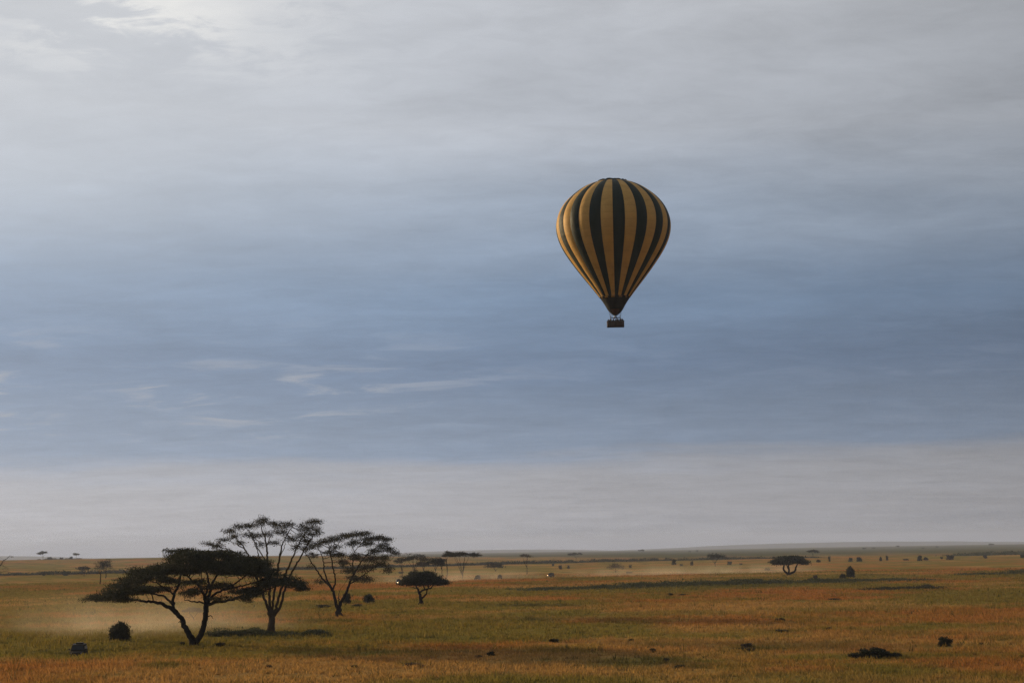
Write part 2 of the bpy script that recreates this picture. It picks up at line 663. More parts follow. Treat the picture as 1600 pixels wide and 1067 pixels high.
def tube(points, radii, sides=6, cap=True):
    """sweep; returns verts, quads"""
    P = np.asarray(points, float)
    R = np.asarray(radii, float)
    n = len(P)
    T = np.gradient(P, axis=0)
    T /= np.linalg.norm(T, axis=1)[:, None] + 1e-9
    ref = np.array([0.31, 0.77, 0.55]) if abs(T[0][2]) > 0.8 else np.array([0.1, 0.2, 1.0])
    V = []
    for i in range(n):
        a = np.cross(ref, T[i])
        a /= np.linalg.norm(a) + 1e-9
        b = np.cross(T[i], a)
        ref = b
        # keep the frame turning smoothly
        ref = np.cross(a, T[i]) * -1
        for k in range(sides):
            th = 2 * math.pi * k / sides
            V.append(P[i] + (a * math.cos(th) + b * math.sin(th)) * R[i])
        ref = np.cross(T[i], a)
    Q = []
    for i in range(n - 1):
        for k in range(sides):
            k2 = (k + 1) % sides
            Q.append((i * sides + k, i * sides + k2, (i + 1) * sides + k2, (i + 1) * sides + k))
    return V, Q


class Geo:
    def __init__(self):
        self.v, self.f = [], []

    def add(self, v, f):
        o = len(self.v)
        self.v.extend([tuple(p) for p in v])
        self.f.extend([tuple(i + o for i in q) for q in f])

    def tube(self, pts, radii, sides=6):
        v, q = tube(pts, radii, sides)
        n = len(pts)
        self.add(v, q + [tuple(range(sides))[::-1], tuple(range((n - 1) * sides, n * sides))])

    def box(self, c, s, rz=0.0):
        cx, cy, cz = c
        sx, sy, sz = [k / 2 for k in s]
        vs = []
        for dz in (-sz, sz):
            for dx, dy in ((-sx, -sy), (sx, -sy), (sx, sy), (-sx, sy)):
                x, y = dx * math.cos(rz) - dy * math.sin(rz), dx * math.sin(rz) + dy * math.cos(rz)
                vs.append((cx + x, cy + y, cz + dz))
        self.add(vs, [(3, 2, 1, 0), (4, 5, 6, 7), (0, 1, 5, 4), (1, 2, 6, 5), (2, 3, 7, 6), (3, 0, 4, 7)])

    def mesh(self, name, smooth=False):
        me = bpy.data.meshes.new(name)
        me.from_pydata(self.v, [], self.f)
        me.update()
        if smooth:
            me.polygons.foreach_set("use_smooth", np.ones(len(me.polygons), bool))
        return me

    def build(self, name, mat, parent=None, smooth=False, bevel=0.0):
        o = link_mesh(name, self.mesh(name, smooth), parent, mat)
        if bevel:
            b = o.modifiers.new("bevel", 'BEVEL')
            b.width = bevel
            b.segments = 2
            b.limit_method = 'ANGLE'
        return o


def grow(nodes, parents, attractors, step, infl, kill, iters=90, up=0.05, rng=None):
    """space colonisation from an existing skeleton"""
    N = [np.asarray(p, float) for p in nodes]
    Pn = list(parents)
    A = np.asarray(attractors, float)
    arr = np.array(N)
    D = np.linalg.norm(A[:, None] - arr[None], axis=2)
    best = D.argmin(1)
    bd = D.min(1)
    alive = bd > kill
    for it in range(iters):
        act = np.where(alive & (bd < infl))[0]
        if len(act) == 0:
            if not alive.any():
                break
            infl *= 1.4
            if infl > 60:
                break
            continue
        dirs = {}
        for a in act:
            v = A[a] - N[best[a]]
            v /= np.linalg.norm(v) + 1e-9
            dirs[best[a]] = dirs.get(best[a], 0) + v
        new = []
        for k, v in dirs.items():
            ln = np.linalg.norm(v)
            if ln < 1e-3:
                continue
            v = v / ln + rng.normal(0, 0.16, 3)
            v[2] += up
            v /= np.linalg.norm(v)
            new.append(N[k] + v * step)
            Pn.append(k)
        if not new:
            break
        i0 = len(N)
        N.extend(new)
        nw = np.array(new)
        D = np.linalg.norm(A[:, None] - nw[None], axis=2)
        nb = D.argmin(1)
        nd = D.min(1)
        up_ = nd < bd
        best[up_] = nb[up_] + i0
        stuck = alive & ~up_
        bd = np.where(up_, nd, bd)
        alive = bd > kill
        if len(N) > 9000:
            break
    return np.array(N), Pn


def leaves_mesh(name, centers, spread, per, size, rng, flat=0.35, droop=0.0):
    """feathery leaf faces scattered round the given points"""
    C = np.repeat(np.asarray(centers, float), per, axis=0)
    n = len(C)
    sp = np.asarray(spread, float)
    P = C + rng.normal(0, 1, (n, 3)) * sp
    yaw = rng.uniform(0, 2 * np.pi, n)
    tilt = rng.normal(0, flat, n)
    L = size * rng.uniform(0.6, 1.9, n)
    W = L * rng.uniform(0.18, 0.42, n)
    d = np.stack([np.cos(yaw) * np.cos(tilt), np.sin(yaw) * np.cos(tilt), np.sin(tilt) - droop], 1)
    s = np.stack([-np.sin(yaw), np.cos(yaw), rng.normal(0, flat, n)], 1)
    V = np.stack([P - d * L[:, None] * 0.5, P + s * W[:, None] * 0.5, P + d * L[:, None] * 0.5, P - s * W[:, None] * 0.5], 1).reshape(-1, 3)
    return np_mesh(name, V, np.arange(len(V)), 4)


def make_tree(name, root_loc, limbs, pads, att_n, step, infl, kill, leaf_per, leaf_size, spread,
              seed=0, bark='bark', leaf='leaf', tip=0.02, expo=2.4, up=0.05, flat=0.35, droop=0.0, min_twig=0.0, root=None):
    """limbs: list of lists of (x,y,z,r) local, the first is the trunk; pads: (x,y,z,rx,ry,rz,weight) local"""
    rng = np.random.default_rng(seed)
    root = root or empty(name, root_loc)
    nodes, par, owner, fixr = [], [], [], []
    for li, lb in enumerate(limbs):
        pts = catmull([np.array(p) for p in lb], step * 0.7)
        prev = -1
        if nodes:
            d = np.linalg.norm(np.array(nodes) - pts[0][:3], axis=1)
            prev = int(d.argmin())
        for k, p in enumerate(pts):
            if k == 0 and prev >= 0 and np.linalg.norm(nodes[prev] - p[:3]) < 0.05:
                continue
            nodes.append(p[:3] + (rng.normal(0, 0.12 * step, 3) if 0 < k < len(pts) - 1 else 0))
            par.append(prev)
            owner.append(li)
            fixr.append(max(p[3], tip))
            prev = len(nodes) - 1
    nl = len(nodes)
    # attractors
    vol = np.array([p[3] * p[4] * p[6] for p in pads])
    vol = vol / vol.sum()
    att = []
    for p, v in zip(pads, vol):
        k = max(2, int(att_n * v))
        q = rng.normal(0, 1, (k, 3))
        q /= np.linalg.norm(q, axis=1)[:, None]
        q *= rng.random(k)[:, None] ** 0.45
        # fuller above than below: flat underside, domed top
        q[:, 2] = np.where(q[:, 2] < 0, q[:, 2] * 0.7, q[:, 2])
        q = q * np.array(p[3:6])
        # every pad leans a little, ragged at its rim
        sl = rng.normal(0, 0.07, 2)
        rag = 1 + 0.18 * rng.normal(0, 1, (k, 1)) * (rng.random((k, 1)) < 0.35)
        q[:, :2] *= rag
        q[:, 2] += q[:, 0] * sl[0] + q[:, 1] * sl[1]
        att.append(np.array(p[:3]) + q)
    att = np.vstack(att)
    N, P = grow(nodes, par, att, step, infl, kill, rng=rng, up=up)
    n = len(N)
    kids = [[] for _ in range(n)]
    for i in range(n):
        if P[i] >= 0:
            kids[P[i]].append(i)
    R = np.zeros(n)
    for i in range(n - 1, -1, -1):
        if i >= nl or True:
            s = sum(R[k] ** expo for k in kids[i])
            R[i] = max(tip, s ** (1 / expo)) if kids[i] else tip
    for i in range(nl):
        R[i] = fixr[i]
    for i in range(nl, n):
        R[i] = min(R[i], R[P[i]] * 0.92)
    # limbs as parts
    G = {}
    for li in range(len(limbs)):
        idx = [i for i in range(nl) if owner[i] == li]
        if len(idx) < 1:
            continue
        pts = [N[i] for i in idx]
        rr = [R[i] for i in idx]
        if P[idx[0]] >= 0:
            pts.insert(0, N[P[idx[0]]])
            rr.insert(0, rr[0] * 1.1)
        if len(pts) < 2:
            continue
        g = Geo()
        g.tube(pts, rr, 8 if rr[0] > 0.1 else 6)
        g.build('trunk' if li == 0 else 'limb', M[bark], root, True)
    # twigs and branches, one mesh
    g = Geo()
    used = [False] * n
    starts = [i for i in range(nl, n) if P[i] < nl]
    stack = list(starts)
    while stack:
        i = stack.pop()
        ch = [P[i], i]
        while kids[i]:
            ks = sorted(kids[i], key=lambda k: -R[k])
            stack.extend(ks[1:])
            i = ks[0]
            ch.append(i)
        rr = [min(R[k], R[ch[1]]) for k in ch]
        if max(rr) < min_twig:
            continue
        g.tube([N[k] for k in ch], rr, 5 if rr[0] > 0.05 else 3)
    if g.v:
        tag(g.build('branches', M[bark], root, True), kind='stuff')
    me = leaves_mesh('crown', att, spread, leaf_per, leaf_size, rng, flat, droop)
    link_mesh('crown', me, root, M[leaf])
    return root


def traced(base_px, limbs_px, pads_px, seed, depth_k=0.8, crown_depth=None, puff=1.0):
    """turn limbs and crown pads read off the photo into a tree standing at its own distance, with depth of its own.
    limbs: list of [(px,py,r_m), ...]; pads: (px,py,rx,ry[,weight])"""
    rng = np.random.default_rng(seed + 100)
    b = ground(*base_px)
    Y = b.y
    mpp = Y / FPX
    loc = lambda x, y: np.array(at_depth(x, y, Y) - b)
    cx = np.mean([p[0] for p in pads_px])
    half = max(abs(p[0] - cx) + p[2] for p in pads_px) * mpp
    cd = crown_depth or half * depth_k
    pads = []
    for p in pads_px:
        x, y, rx, ry = p[:4]
        w = p[4] if len(p) > 4 else 1.0
        q = loc(x, y)
        room = cd * math.sqrt(max(0.05, 1 - min(1, (abs(x - cx) * mpp / (half * 1.05))) ** 2))
        k = 3 if rx * mpp > 1.6 else 2
        for j in range(k):
            oy = (j - (k - 1) / 2) / max(1, k - 1) * 1.3 * room + rng.normal(0, 0.15 * room)
            oy = max(-room, min(room, oy))
            # pads nearer or farther keep the same outline from the photo's side, with a little disorder
            s = (Y + oy) / Y
            q2 = np.array([b.x + q[0], Y, b.z + q[2]]) - np.array([0, 0, CAM_H])
            q2 = q2 * s + np.array([0, 0, CAM_H]) - np.array(b)
            q2 = q2 + np.array([rng.normal(0, rx * mpp * 0.10), 0, rng.normal(0, ry * mpp * 0.12)])
            pads.append((*q2, rx * mpp * rng.uniform(0.82, 1.0), max(rx * mpp * 0.7, room / k), ry * mpp * puff * rng.uniform(0.8, 1.15), w))
    limbs = []
    seen = []
    for li, lb in enumerate(limbs_px):
        thick = lb[0][2] > 0.3
        sgn = 0 if li == 0 else rng.uniform(-1, 1) * (0.3 if thick else 1.0)
        n = len(lb)
        o0 = 0.0
        if seen:
            o0 = min(seen, key=lambda q: (q[0] - lb[0][0]) ** 2 + (q[1] - lb[0][1]) ** 2)[2]
        L = []
        for k, (x, y, r) in enumerate(lb):
            q = loc(x, y)
            off = o0 + sgn * cd * 0.45 * (k / max(1, n - 1)) ** 1.3
            off = max(-cd, min(cd, off))
            seen.append((x, y, off))
            s = (Y + off) / Y
            q2 = np.array([b.x + q[0], Y, b.z + q[2] - CAM_H]) * s + np.array([0, 0, CAM_H]) - np.array(b)
            L.append((*q2, r))
        if li == 0:
            x0, y0, z0, r0 = L[0]
            L[0] = (x0, y0, min(z0, -0.3), r0 * 1.35)
        limbs.append(L)
    return b, limbs, pads


def hero_trees():
    # broad umbrella acacia, forked at the ground
    limbs = [
        [(304, 1010, .52), (301, 1000, .48), (294, 988, .38), (285, 970, .34), (277, 958, .31)],
        [(305, 1004, .40), (312, 994, .40), (318, 979, .37), (321, 962, .36), (322, 946, .37)],
        [(277, 958, .30), (264, 948, .26), (250, 942, .22), (232, 939, .18), (212, 937, .14), (190, 933, .09), (165, 933, .05)],
        [(277, 958, .26), (270, 945, .22), (272, 930, .19), (279, 912, .16), (283, 895, .11), (282, 880, .07)],
        [(270, 944, .18), (258, 932, .14), (244, 928, .11), (228, 922, .08), (205, 918, .05)],
        [(272, 930, .14), (262, 922, .11), (248, 912, .08), (230, 905, .05)],
        [(322, 946, .26), (335, 941, .20), (356, 938, .16), (378, 931, .13), (402, 927, .10), (430, 916, .06)],
        [(322, 944, .26), (332, 931, .19), (348, 922, .15), (368, 917, .12), (392, 911, .09), (420, 902, .05)],
        [(321, 944, .26), (319, 930, .20), (311, 915, .16), (298, 904, .12), (284, 896, .09), (262, 888, .05)],
        [(322, 940, .24), (329, 920, .18), (335, 903, .14), (348, 890, .10), (366, 880, .06)],
        [(320, 942, .14), (308, 940, .11), (297, 938, .08), (288, 936, .04)],
        [(319, 936, .18), (326, 912, .14), (322, 892, .10), (315, 875, .06)],
        [(346, 922, .12), (372, 908, .10), (390, 893, .06)],
        [(321, 966, .10), (327, 961, .07), (331, 962, .05), (333, 966, .03)],
        [(287, 974, .06), (282, 971, .04), (279, 972, .025)],
        [(410, 905, .10), (432, 904, .08), (452, 910, .06), (474, 918, .03)],
    ]
    pads = [
        (155, 934, 22, 6), (178, 928, 26, 7), (205, 923, 28, 8), (236, 921, 26, 7), (192, 915, 18, 5), (212, 905, 28, 7), (248, 893, 30, 8), (222, 893, 30, 5),
        (270, 886, 34, 8), (296, 874, 34, 7), (298, 865, 34, 5), (335, 866, 38, 6), (372, 875, 36, 7), (330, 882, 44, 8),
        (400, 882, 28, 8), (380, 890, 40, 8), (412, 895, 28, 9), (262, 906, 22, 5, .6), (358, 893, 30, 6, .8), (440, 908, 26, 7), (420, 912, 24, 7), (462, 914, 16, 5), (474, 919, 8, 4),
        (292, 892, 22, 6), (300, 926, 16, 5, .7), (345, 915, 28, 5, .35), (375, 922, 26, 5, .35), (386, 934, 20, 4, .35), (345, 934, 20, 4, .25), (190, 936, 24, 4, .7), (300, 909, 18, 4, .4), (400, 922, 18, 5, .7),
    ]
    b, L, P = traced((304, 1009), limbs, pads, 1)
    t = make_tree('umbrella_acacia', b, L, P, 1900, 0.45, 5.0, 0.5, 84, 0.19, (0.44, 0.44, 0.13), seed=1, tip=0.03, flat=0.75)
    tag(t, "widest umbrella acacia, trunk forked at the ground, dark layered crown", "tree")

    # tall thin acacia behind it
    limbs = [
        [(424, 990, .62), (424, 978, .56), (425, 968, .52), (424, 960, .46)],
        [(422, 964, .24), (417, 945, .22), (409, 924, .20), (401, 902, .17), (393, 880, .14), (383, 858, .11), (371, 843, .08), (358, 832, .04)],
        [(423, 962, .24), (421, 940, .22), (421, 912, .19), (418, 880, .16), (417, 852, .13), (411, 832, .09), (406, 815, .04)],
        [(425, 961, .22), (427, 935, .20), (433, 900, .17), (437, 870, .14), (442, 848, .10), (450, 832, .07), (458, 820, .04)],
        [(428, 961, .24), (434, 940, .21), (441, 914, .18), (450, 888, .15), (460, 864, .12), (470, 844, .09), (482, 826, .06), (492, 816, .03)],
        [(429, 961, .24), (438, 946, .20), (444, 925, .18), (452, 902, .16), (466, 876, .13), (478, 854, .10), (489, 838, .07), (500, 826, .03)],
        [(393, 880, .11), (376, 868, .09), (356, 858, .07), (336, 852, .05), (320, 849, .03)],
        [(383, 858, .08), (370, 850, .06), (350, 842, .03)],
        [(418, 880, .10), (404, 858, .08), (393, 838, .06), (384, 822, .03)],
        [(417, 852, .08), (424, 835, .06), (432, 820, .03)],
        [(437, 870, .08), (446, 850, .05), (443, 832, .03)],
        [(421, 912, .10), (410, 880, .09), (402, 860, .07), (397, 842, .04)],
        [(413, 820, .04), (411, 808, .02)], [(406, 815, .04), (404, 804, .02)],
    ]
    pads = [
        (326, 850, 14, 3), (342, 852, 12, 3), (350, 843, 12, 3.5), (338, 856, 8, 3), (358, 829, 14, 3.5), (376, 822, 13, 3), (390, 822, 13, 3.5), (406, 816, 11, 5), (413, 811, 8, 4),
        (428, 818, 12, 4), (438, 822, 11, 4), (450, 819, 12, 4), (440, 832, 12, 4), (474, 822, 11, 4), (486, 815, 14, 3.2), (498, 815, 8, 2.5), (478, 828, 13, 5), (494, 826, 9, 3.5), (470, 838, 12, 4),
        (400, 836, 11, 4), (375, 848, 10, 3), (420, 834, 10, 4), (455, 842, 9, 3.5), (488, 835, 9, 3.5), (462, 855, 10, 4), (430, 848, 9, 3), (366, 838, 9, 3), (388, 836, 9, 3), (500, 833, 6, 2.5), (408, 851, 7, 2.5), (480, 845, 10, 4),
    ]
    b, L, P = traced((424, 989), limbs, pads, 2, 0.75, puff=1.15)
    t = make_tree('tall_acacia', b, L, P, 2000, 0.42, 4.5, 0.42, 8, 0.18, (0.30, 0.30, 0.16), seed=2, bark='bark_pale', leaf='leaf_thin', tip=0.034, flat=0.6)
    tag(t, "tallest thin acacia with many upright stems behind the widest umbrella acacia", "tree")

    # leaning acacia with two main stems
    limbs = [
        [(530, 964, .66), (529, 956, .60), (528, 948, .55)],
        [(527, 949, .36), (523, 936, .30), (520, 921, .26), (509, 909, .19), (498, 895, .15), (488, 880, .12), (479, 866, .07), (470, 858, .04)],
        [(529, 949, .34), (534, 938, .30), (540, 927, .27), (546, 912, .22), (552, 899, .18), (560, 884, .14), (572, 868, .10), (588, 855, .05)],
        [(520, 921, .17), (511, 904, .15), (506, 890, .13), (505, 876, .10), (500, 862, .06), (494, 852, .03)],
        [(520, 921, .18), (524, 906, .16), (520, 885, .13), (516, 864, .10), (513, 850, .05)],
        [(546, 912, .14), (560, 904, .12), (576, 892, .09), (592, 882, .05)],
        [(552, 899, .13), (551, 880, .11), (553, 862, .08), (548, 846, .04)],
        [(530, 944, .12), (529, 934, .10), (530, 926, .05)],
        [(572, 868, .08), (590, 862, .06), (610, 860, .03)],
        [(516, 864, .08), (528, 850, .06), (540, 841, .03)],
        [(553, 862, .07), (566, 848, .05), (572, 838, .03)],
        [(588, 855, .05), (592, 846, .03)],
    ]
    pads = [
        (492, 852, 16, 4), (508, 846, 16, 4.5), (524, 842, 14, 4), (478, 858, 12, 4.5), (541, 837, 14, 3.5), (556, 836, 11, 3), (570, 834, 12, 3), (578, 842, 14, 3.5), (593, 840, 14, 3.2), (604, 843, 8, 2.5), (574, 849, 13, 4), (553, 848, 12, 3.5),
        (596, 852, 12, 3.5), (606, 858, 12, 3.5), (617, 864, 10, 3.5), (588, 861, 14, 4), (531, 866, 13, 4), (556, 870, 15, 5), (578, 873, 15, 5), (594, 880, 14, 6), (606, 889, 9, 6), (570, 887, 17, 7), (546, 892, 14, 6),
        (572, 905, 13, 6), (552, 903, 13, 5), (515, 864, 8, 3), (488, 868, 10, 3.5), (500, 909, 12, 2.5, .5), (538, 880, 12, 5), (524, 855, 10, 3, .7), (602, 872, 10, 4), (486, 885, 10, 3, .4),
    ]
    b, L, P = traced((530, 963), limbs, pads, 3, 0.75, puff=1.15)
    t = make_tree('leaning_acacia', b, L, P, 1900, 0.5, 5.5, 0.5, 15, 0.22, (0.40, 0.40, 0.20), seed=3, leaf='leaf_thin', tip=0.036, flat=0.65)
    tag(t, "two stemmed acacia with open tiered crown, to the right of the tallest tree", "tree")

    # small dense umbrella tree on the open plain
    limbs = [
        [(658, 944, .62), (658, 939, .46), (657, 934, .38), (655, 926, .30), (653, 920, .24), (649, 913, .16), (645, 908, .08)],
        [(658, 936, .24), (662, 932, .22), (666, 927, .18), (667, 922, .14), (672, 914, .07)],
        [(655, 925, .24), (663, 921, .21), (672, 919, .17), (677, 914, .12), (682, 908, .06)],
        [(663, 921, .15), (662, 915, .12), (663, 908, .06)],
        [(651, 918, .12), (646, 918, .08), (641, 917, .04)],
        [(670, 919, .12), (668, 913, .09), (667, 907, .05)],
        [(681, 913, .08), (687, 915, .06), (692, 912, .03)],
    ]
    pads = [
        (660, 899, 18, 5), (646, 903, 17, 6), (634, 909, 9, 4.5), (650, 897, 10, 4), (675, 903, 17, 6), (688, 909, 10, 4.5), (696, 911, 5, 3), (660, 907, 26, 6), (645, 909, 17, 5), (678, 909, 16, 5), (668, 897, 10, 4), (628, 911, 4, 2.5), (660, 910, 28, 3.5),
    ]
    b, L, P = traced((658, 944), limbs, pads, 4, 0.9)
    t = make_tree('small_umbrella_acacia', b, L, P, 1000, 0.5, 5.0, 0.55, 30, 0.38, (0.40, 0.40, 0.20), seed=4, tip=0.03, flat=0.5)
    tag(t, "small dense umbrella acacia standing alone on open orange grass", "tree")

    # candelabra umbrella tree far right of centre
    limbs = [
        [(1232, 899, .75), (1232, 895, .70)],
        [(1231, 896, .5), (1226, 892, .46), (1224.5, 886, .38), (1225, 880, .25), (1222, 875, .1)],
        [(1232, 896, .42), (1233.5, 890, .38), (1232, 885, .32), (1234, 879, .2), (1232, 874, .1)],
        [(1233, 896, .5), (1241, 893, .44), (1243.5, 887, .36), (1246, 881, .24), (1249, 875, .1)],
        [(1232.5, 889, .3), (1229.5, 884, .22), (1228, 878, .1)],
    ]
    pads = [(1232, 874, 24, 3), (1218, 878, 12, 3), (1248, 877, 13, 3), (1231, 871, 14, 2.2), (1257, 880, 7, 2.5), (1209, 879, 7, 2.5), (1226, 880, 12, 2.2, .6), (1246, 873, 10, 2.5)]
    b, L, P = traced((1232, 898.5), limbs, pads, 5, 0.85)
    t = make_tree('candelabra_acacia', b, L, P, 700, 0.7, 7.0, 0.8, 26, 0.62, (0.62, 0.62, 0.22), seed=5, tip=0.05, flat=0.5, min_twig=0.05)
    tag(t, "umbrella acacia on three bare curved limbs, right of the middle distance", "tree")

    # small faded tree seen between the forked trunks
    limbs = [[(303, 969, .10), (302, 965, .09), (299, 961, .07), (296, 957, .04)], [(302, 965, .06), (306, 961, .05), (309, 957, .03)], [(300, 963, .05), (292, 964, .035), (287, 962, .02)]]
    pads = [(297, 953, 9, 4), (306, 953, 8, 4), (300, 951, 9, 3), (289, 955, 5, 2.5), (312, 954, 5, 3)]
    b, L, P = traced((303, 969), limbs, pads, 6, 0.8)
    t = make_tree('young_acacia', b, L, P, 260, 0.25, 2.5, 0.25, 16, 0.18, (0.16, 0.16, 0.08), seed=6, leaf='bush_brown', tip=0.014, flat=0.5)
    tag(t, "young brown acacia in pale dust, seen between the forked trunks of the widest acacia", "tree")


hero_trees()


def gen_tree(name, h, w, thick, stems, seed, leaf='leaf', bark='bark', att=260, per=14, lsize=0.5, fork=0.12, spread_k=0.85,
             layers=1, trunk_r=None, roundness=0.0, root=None, lean=0.0):
    """a savanna tree about h metres high with a crown w metres wide"""
    rng = np.random.default_rng(seed)
    r0 = trunk_r or 0.035 * h
    zc = h - thick
    limbs = []
    fz = h * fork
    limbs.append([(0, 0, -0.4, r0 * 1.3), (0.02 * h, 0, fz * 0.5, r0), (0.02 * h, 0.01 * h, fz + 0.02 * h, r0 * 0.85)])
    for s in range(stems):
        a = 2 * math.pi * (s + rng.uniform(-0.25, 0.25)) / stems + seed
        rr = w * 0.5 * spread_k * rng.uniform(0.35, 0.75)
        ex, ey, ez = rr * math.cos(a) + lean * h, rr * math.sin(a), zc + thick * rng.uniform(0.1, 0.5)
        mx, my, mz = ex * 0.35 + rng.normal(0, .02) * h, ey * 0.35 + rng.normal(0, .02) * h, fz + (ez - fz) * 0.5
        limbs.append([(0.02 * h, 0.01 * h, fz, r0 * 0.6), (mx * 0.5, my * 0.5, fz + (mz - fz) * 0.5, r0 * 0.5), (mx, my, mz, r0 * 0.4), (ex, ey, ez, r0 * 0.12)])
    pads = []
    npad = max(6, int(10 * layers))
    for k in range(npad):
        a = rng.uniform(0, 2 * math.pi)
        q = math.sqrt(rng.random()) * 0.5 * w * 0.78
        dome = (1 - (2 * q / w) ** 2)
        z = zc + thick * (0.15 + 0.6 * dome) * rng.uniform(0.75, 1.0)
        if layers > 1:
            z -= rng.random() ** 1.4 * (h - thick) * 0.38 * (layers - 1)
        pr = w * rng.uniform(0.16, 0.26)
        pads.append((q * math.cos(a) + lean * h, q * math.sin(a), z, pr, pr, thick * rng.uniform(0.22, 0.4) * (1 + roundness), 1.0))
    st = max(0.3, h / 22)
    return make_tree(name, (0, 0, 0), limbs, pads, att, st, st * 10, st * 1.15, per, lsize, (st * 0.75, st * 0.75, st * (0.3 + 0.4 * roundness)), seed=seed,
                     bark=bark, leaf=leaf, tip=0.006 * h * 0.35, flat=0.45, root=root)


def put(o, px, py, depth=None, rz=0.0, s=1.0):
    p = ground(px, py) if depth is None else on_ground(px, depth)
    o.location = p
    o.rotation_euler = (0, 0, rz)
    o.scale = (s, s, s) if not isinstance(s, (tuple, list)) else s
    return p


def mid_trees():
    # individually shaped trees of the middle distance: (name, base px, top py, crown px width, thick px, stems, leaf, layers, ... label)
    S = [
        ('flat_topped_acacia', 722, 904, 860, 56, 12, 6, 'leaf', 1.0, 420, 26, "flat topped acacia on several bare stems, rightmost of the distant tree clump", .08, 0),
        ('slender_acacia', 698, 903, 860, 15, 6, 2, 'leaf_thin', 1.4, 180, 14, "slender tall acacia with a tiny crown, second from the right in the distant clump", .45, .02),
        ('bushy_acacia', 680, 903, 866, 34, 16, 4, 'leaf', 1.9, 380, 18, "bushy acacia with drooping foliage in the middle of the distant clump", .30, .05),
        ('thin_crowned_acacia', 648, 902, 863, 46, 12, 6, 'leaf_thin', 1.6, 420, 11, "thin crowned acacia, left part of the distant clump, above the small umbrella acacia", .16, 0),
        ('round_bush_tree', 774, 893, 877, 34, 12, 4, 'leaf', 1.7, 300, 14, "low round tree to the right of the distant clump, behind the dark cars", .10, 0),
        ('sparse_acacia', 823, 897, 864, 20, 6, 3, 'bush_brown', 1.2, 140, 6, "sparse faded acacia with pale trunk above the car with its headlamp on", .30, -.04),
        ('flat_distant_acacia', 900, 874, 862, 26, 6, 3, 'leaf', 1.0, 160, 14, "flat dark acacia just under the skyline left of the balloon's basket", .2, 0),
        ('leafy_tree', 962, 895, 877, 28, 14, 4, 'bush_brown', 1.8, 260, 9, "leafy grey green tree at the left end of the dust trail", .12, 0),
        ('spreading_acacia', 1117, 885, 864, 40, 9, 5, 'leaf', 1.2, 280, 14, "spreading flat acacia standing behind the dust trail on the dark shrub line", .2, 0),
        ('skyline_acacia', 1003, 864, 858, 11, 3, 3, 'leaf', 1.0, 90, 12, "tiny acacia breaking the skyline above the middle of the dust trail", .2, 0),
        ('hazy_acacia', 1270, 871, 858, 22, 6, 3, 'leaf', 1.0, 160, 14, "small umbrella acacia just behind and right of the candelabra acacia", .25, 0),
        ('little_acacia', 131, 900, 883, 24, 9, 4, 'leaf', 1.2, 220, 14, "little umbrella tree left of the sparse tree at the far left", .25, 0),
        ('airy_tree', 156, 913, 871, 20, 16, 4, 'leaf_thin', 2.0, 200, 6, "airy tree with bare lower trunk, to the left of the widest acacia's crown", .35, 0),
        ('dense_upright_tree', 165, 903, 871, 17, 16, 4, 'leaf', 1.9, 240, 13, "dense upright grey tree touching the airy tree on its right", .25, .02),
        ('kopje_acacia', 67, 876, 860.5, 18, 6, 4, 'leaf', 1.0, 170, 16, "larger umbrella tree at the left end of the rocky knoll on the skyline", .25, 0),
        ('kopje_tree', 119, 876, 863, 11, 5, 3, 'leaf', 1.0, 130, 16, "smaller umbrella tree at the right end of the rocky knoll on the skyline", .3, 0),
    ]
    S += [
        ('brown_crowned_tree', 662, 901, 873, 20, 10, 4, 'bush_brown', 1.5, 260, 14, "brownish round tree between the thin crowned and bushy acacias of the distant clump", .3, 0),
        ('stooped_acacia', 690, 903, 870, 20, 8, 3, 'leaf_thin', 1.5, 220, 12, "stooped acacia just left of the slender tall one in the distant clump", .4, -.05),
        ('clump_edge_acacia', 628, 901, 869, 24, 8, 4, 'leaf_thin', 1.6, 240, 10, "half hidden acacia at the left end of the distant clump, behind the two stemmed acacia", .25, 0),
    ]
    for k, (name, px, py, ty, wpx, tpx, st, lf, ly, att, per, lab, fork, lean) in enumerate(S):
        p = on_ground(px, 2560) if 'kopje' in name else ground(px, py)
        m = p.y / FPX
        h = at_depth(px, ty, p.y).z - p.z
        t = gen_tree(name, h, wpx * m, tpx * m, st, 40 + k, leaf=lf, att=att, per=per, lsize=max(0.3, 0.8 * p.y / 1624), layers=ly, fork=fork,
                     bark='bark_pale' if 'thin' in lf or 'brown' in lf else 'bark', trunk_r=max(0.02 * h, 0.18), lean=lean)
        t.location = p
        tag(t, lab, "tree")

    # bare tree cut by the left edge of the frame
    limbs = [
        [(-7, 914, .40), (-6, 900, .34), (-4, 890, .30)],
        [(-4, 890, .26), (1, 882, .22), (5, 876, .18), (11, 872, .12), (16, 868, .07), (21, 870, .03)],
        [(-3, 892, .18), (3, 893, .13), (10, 892, .08), (18, 895, .04)],
        [(-5, 896, .2), (-12, 884, .16), (-20, 876, .1), (-30, 870, .05)],
        [(1, 882, .1), (7, 885, .07), (13, 887, .04)],
        [(-12, 884, .1), (-14, 872, .07), (-11, 864, .03)],
    ]
    pads = [(10, 888, 5, 1.5, .3), (15, 894, 4, 1.2, .3), (17, 870, 4, 2, .3), (-20, 872, 8, 3), (-28, 872, 8, 3), (-12, 866, 6, 2), (3, 880, 5, 2, .4)]
    b, L, P = traced((-7, 914), limbs, pads, 21, 0.8)
    t = make_tree('bare_tree', b, L, P, 120, 0.7, 8, 0.8, 3, 0.5, (.5, .5, .2), seed=21, leaf='leaf_thin', tip=0.035)
    tag(t, "bare branched tree cut off by the left edge of the picture", "tree")

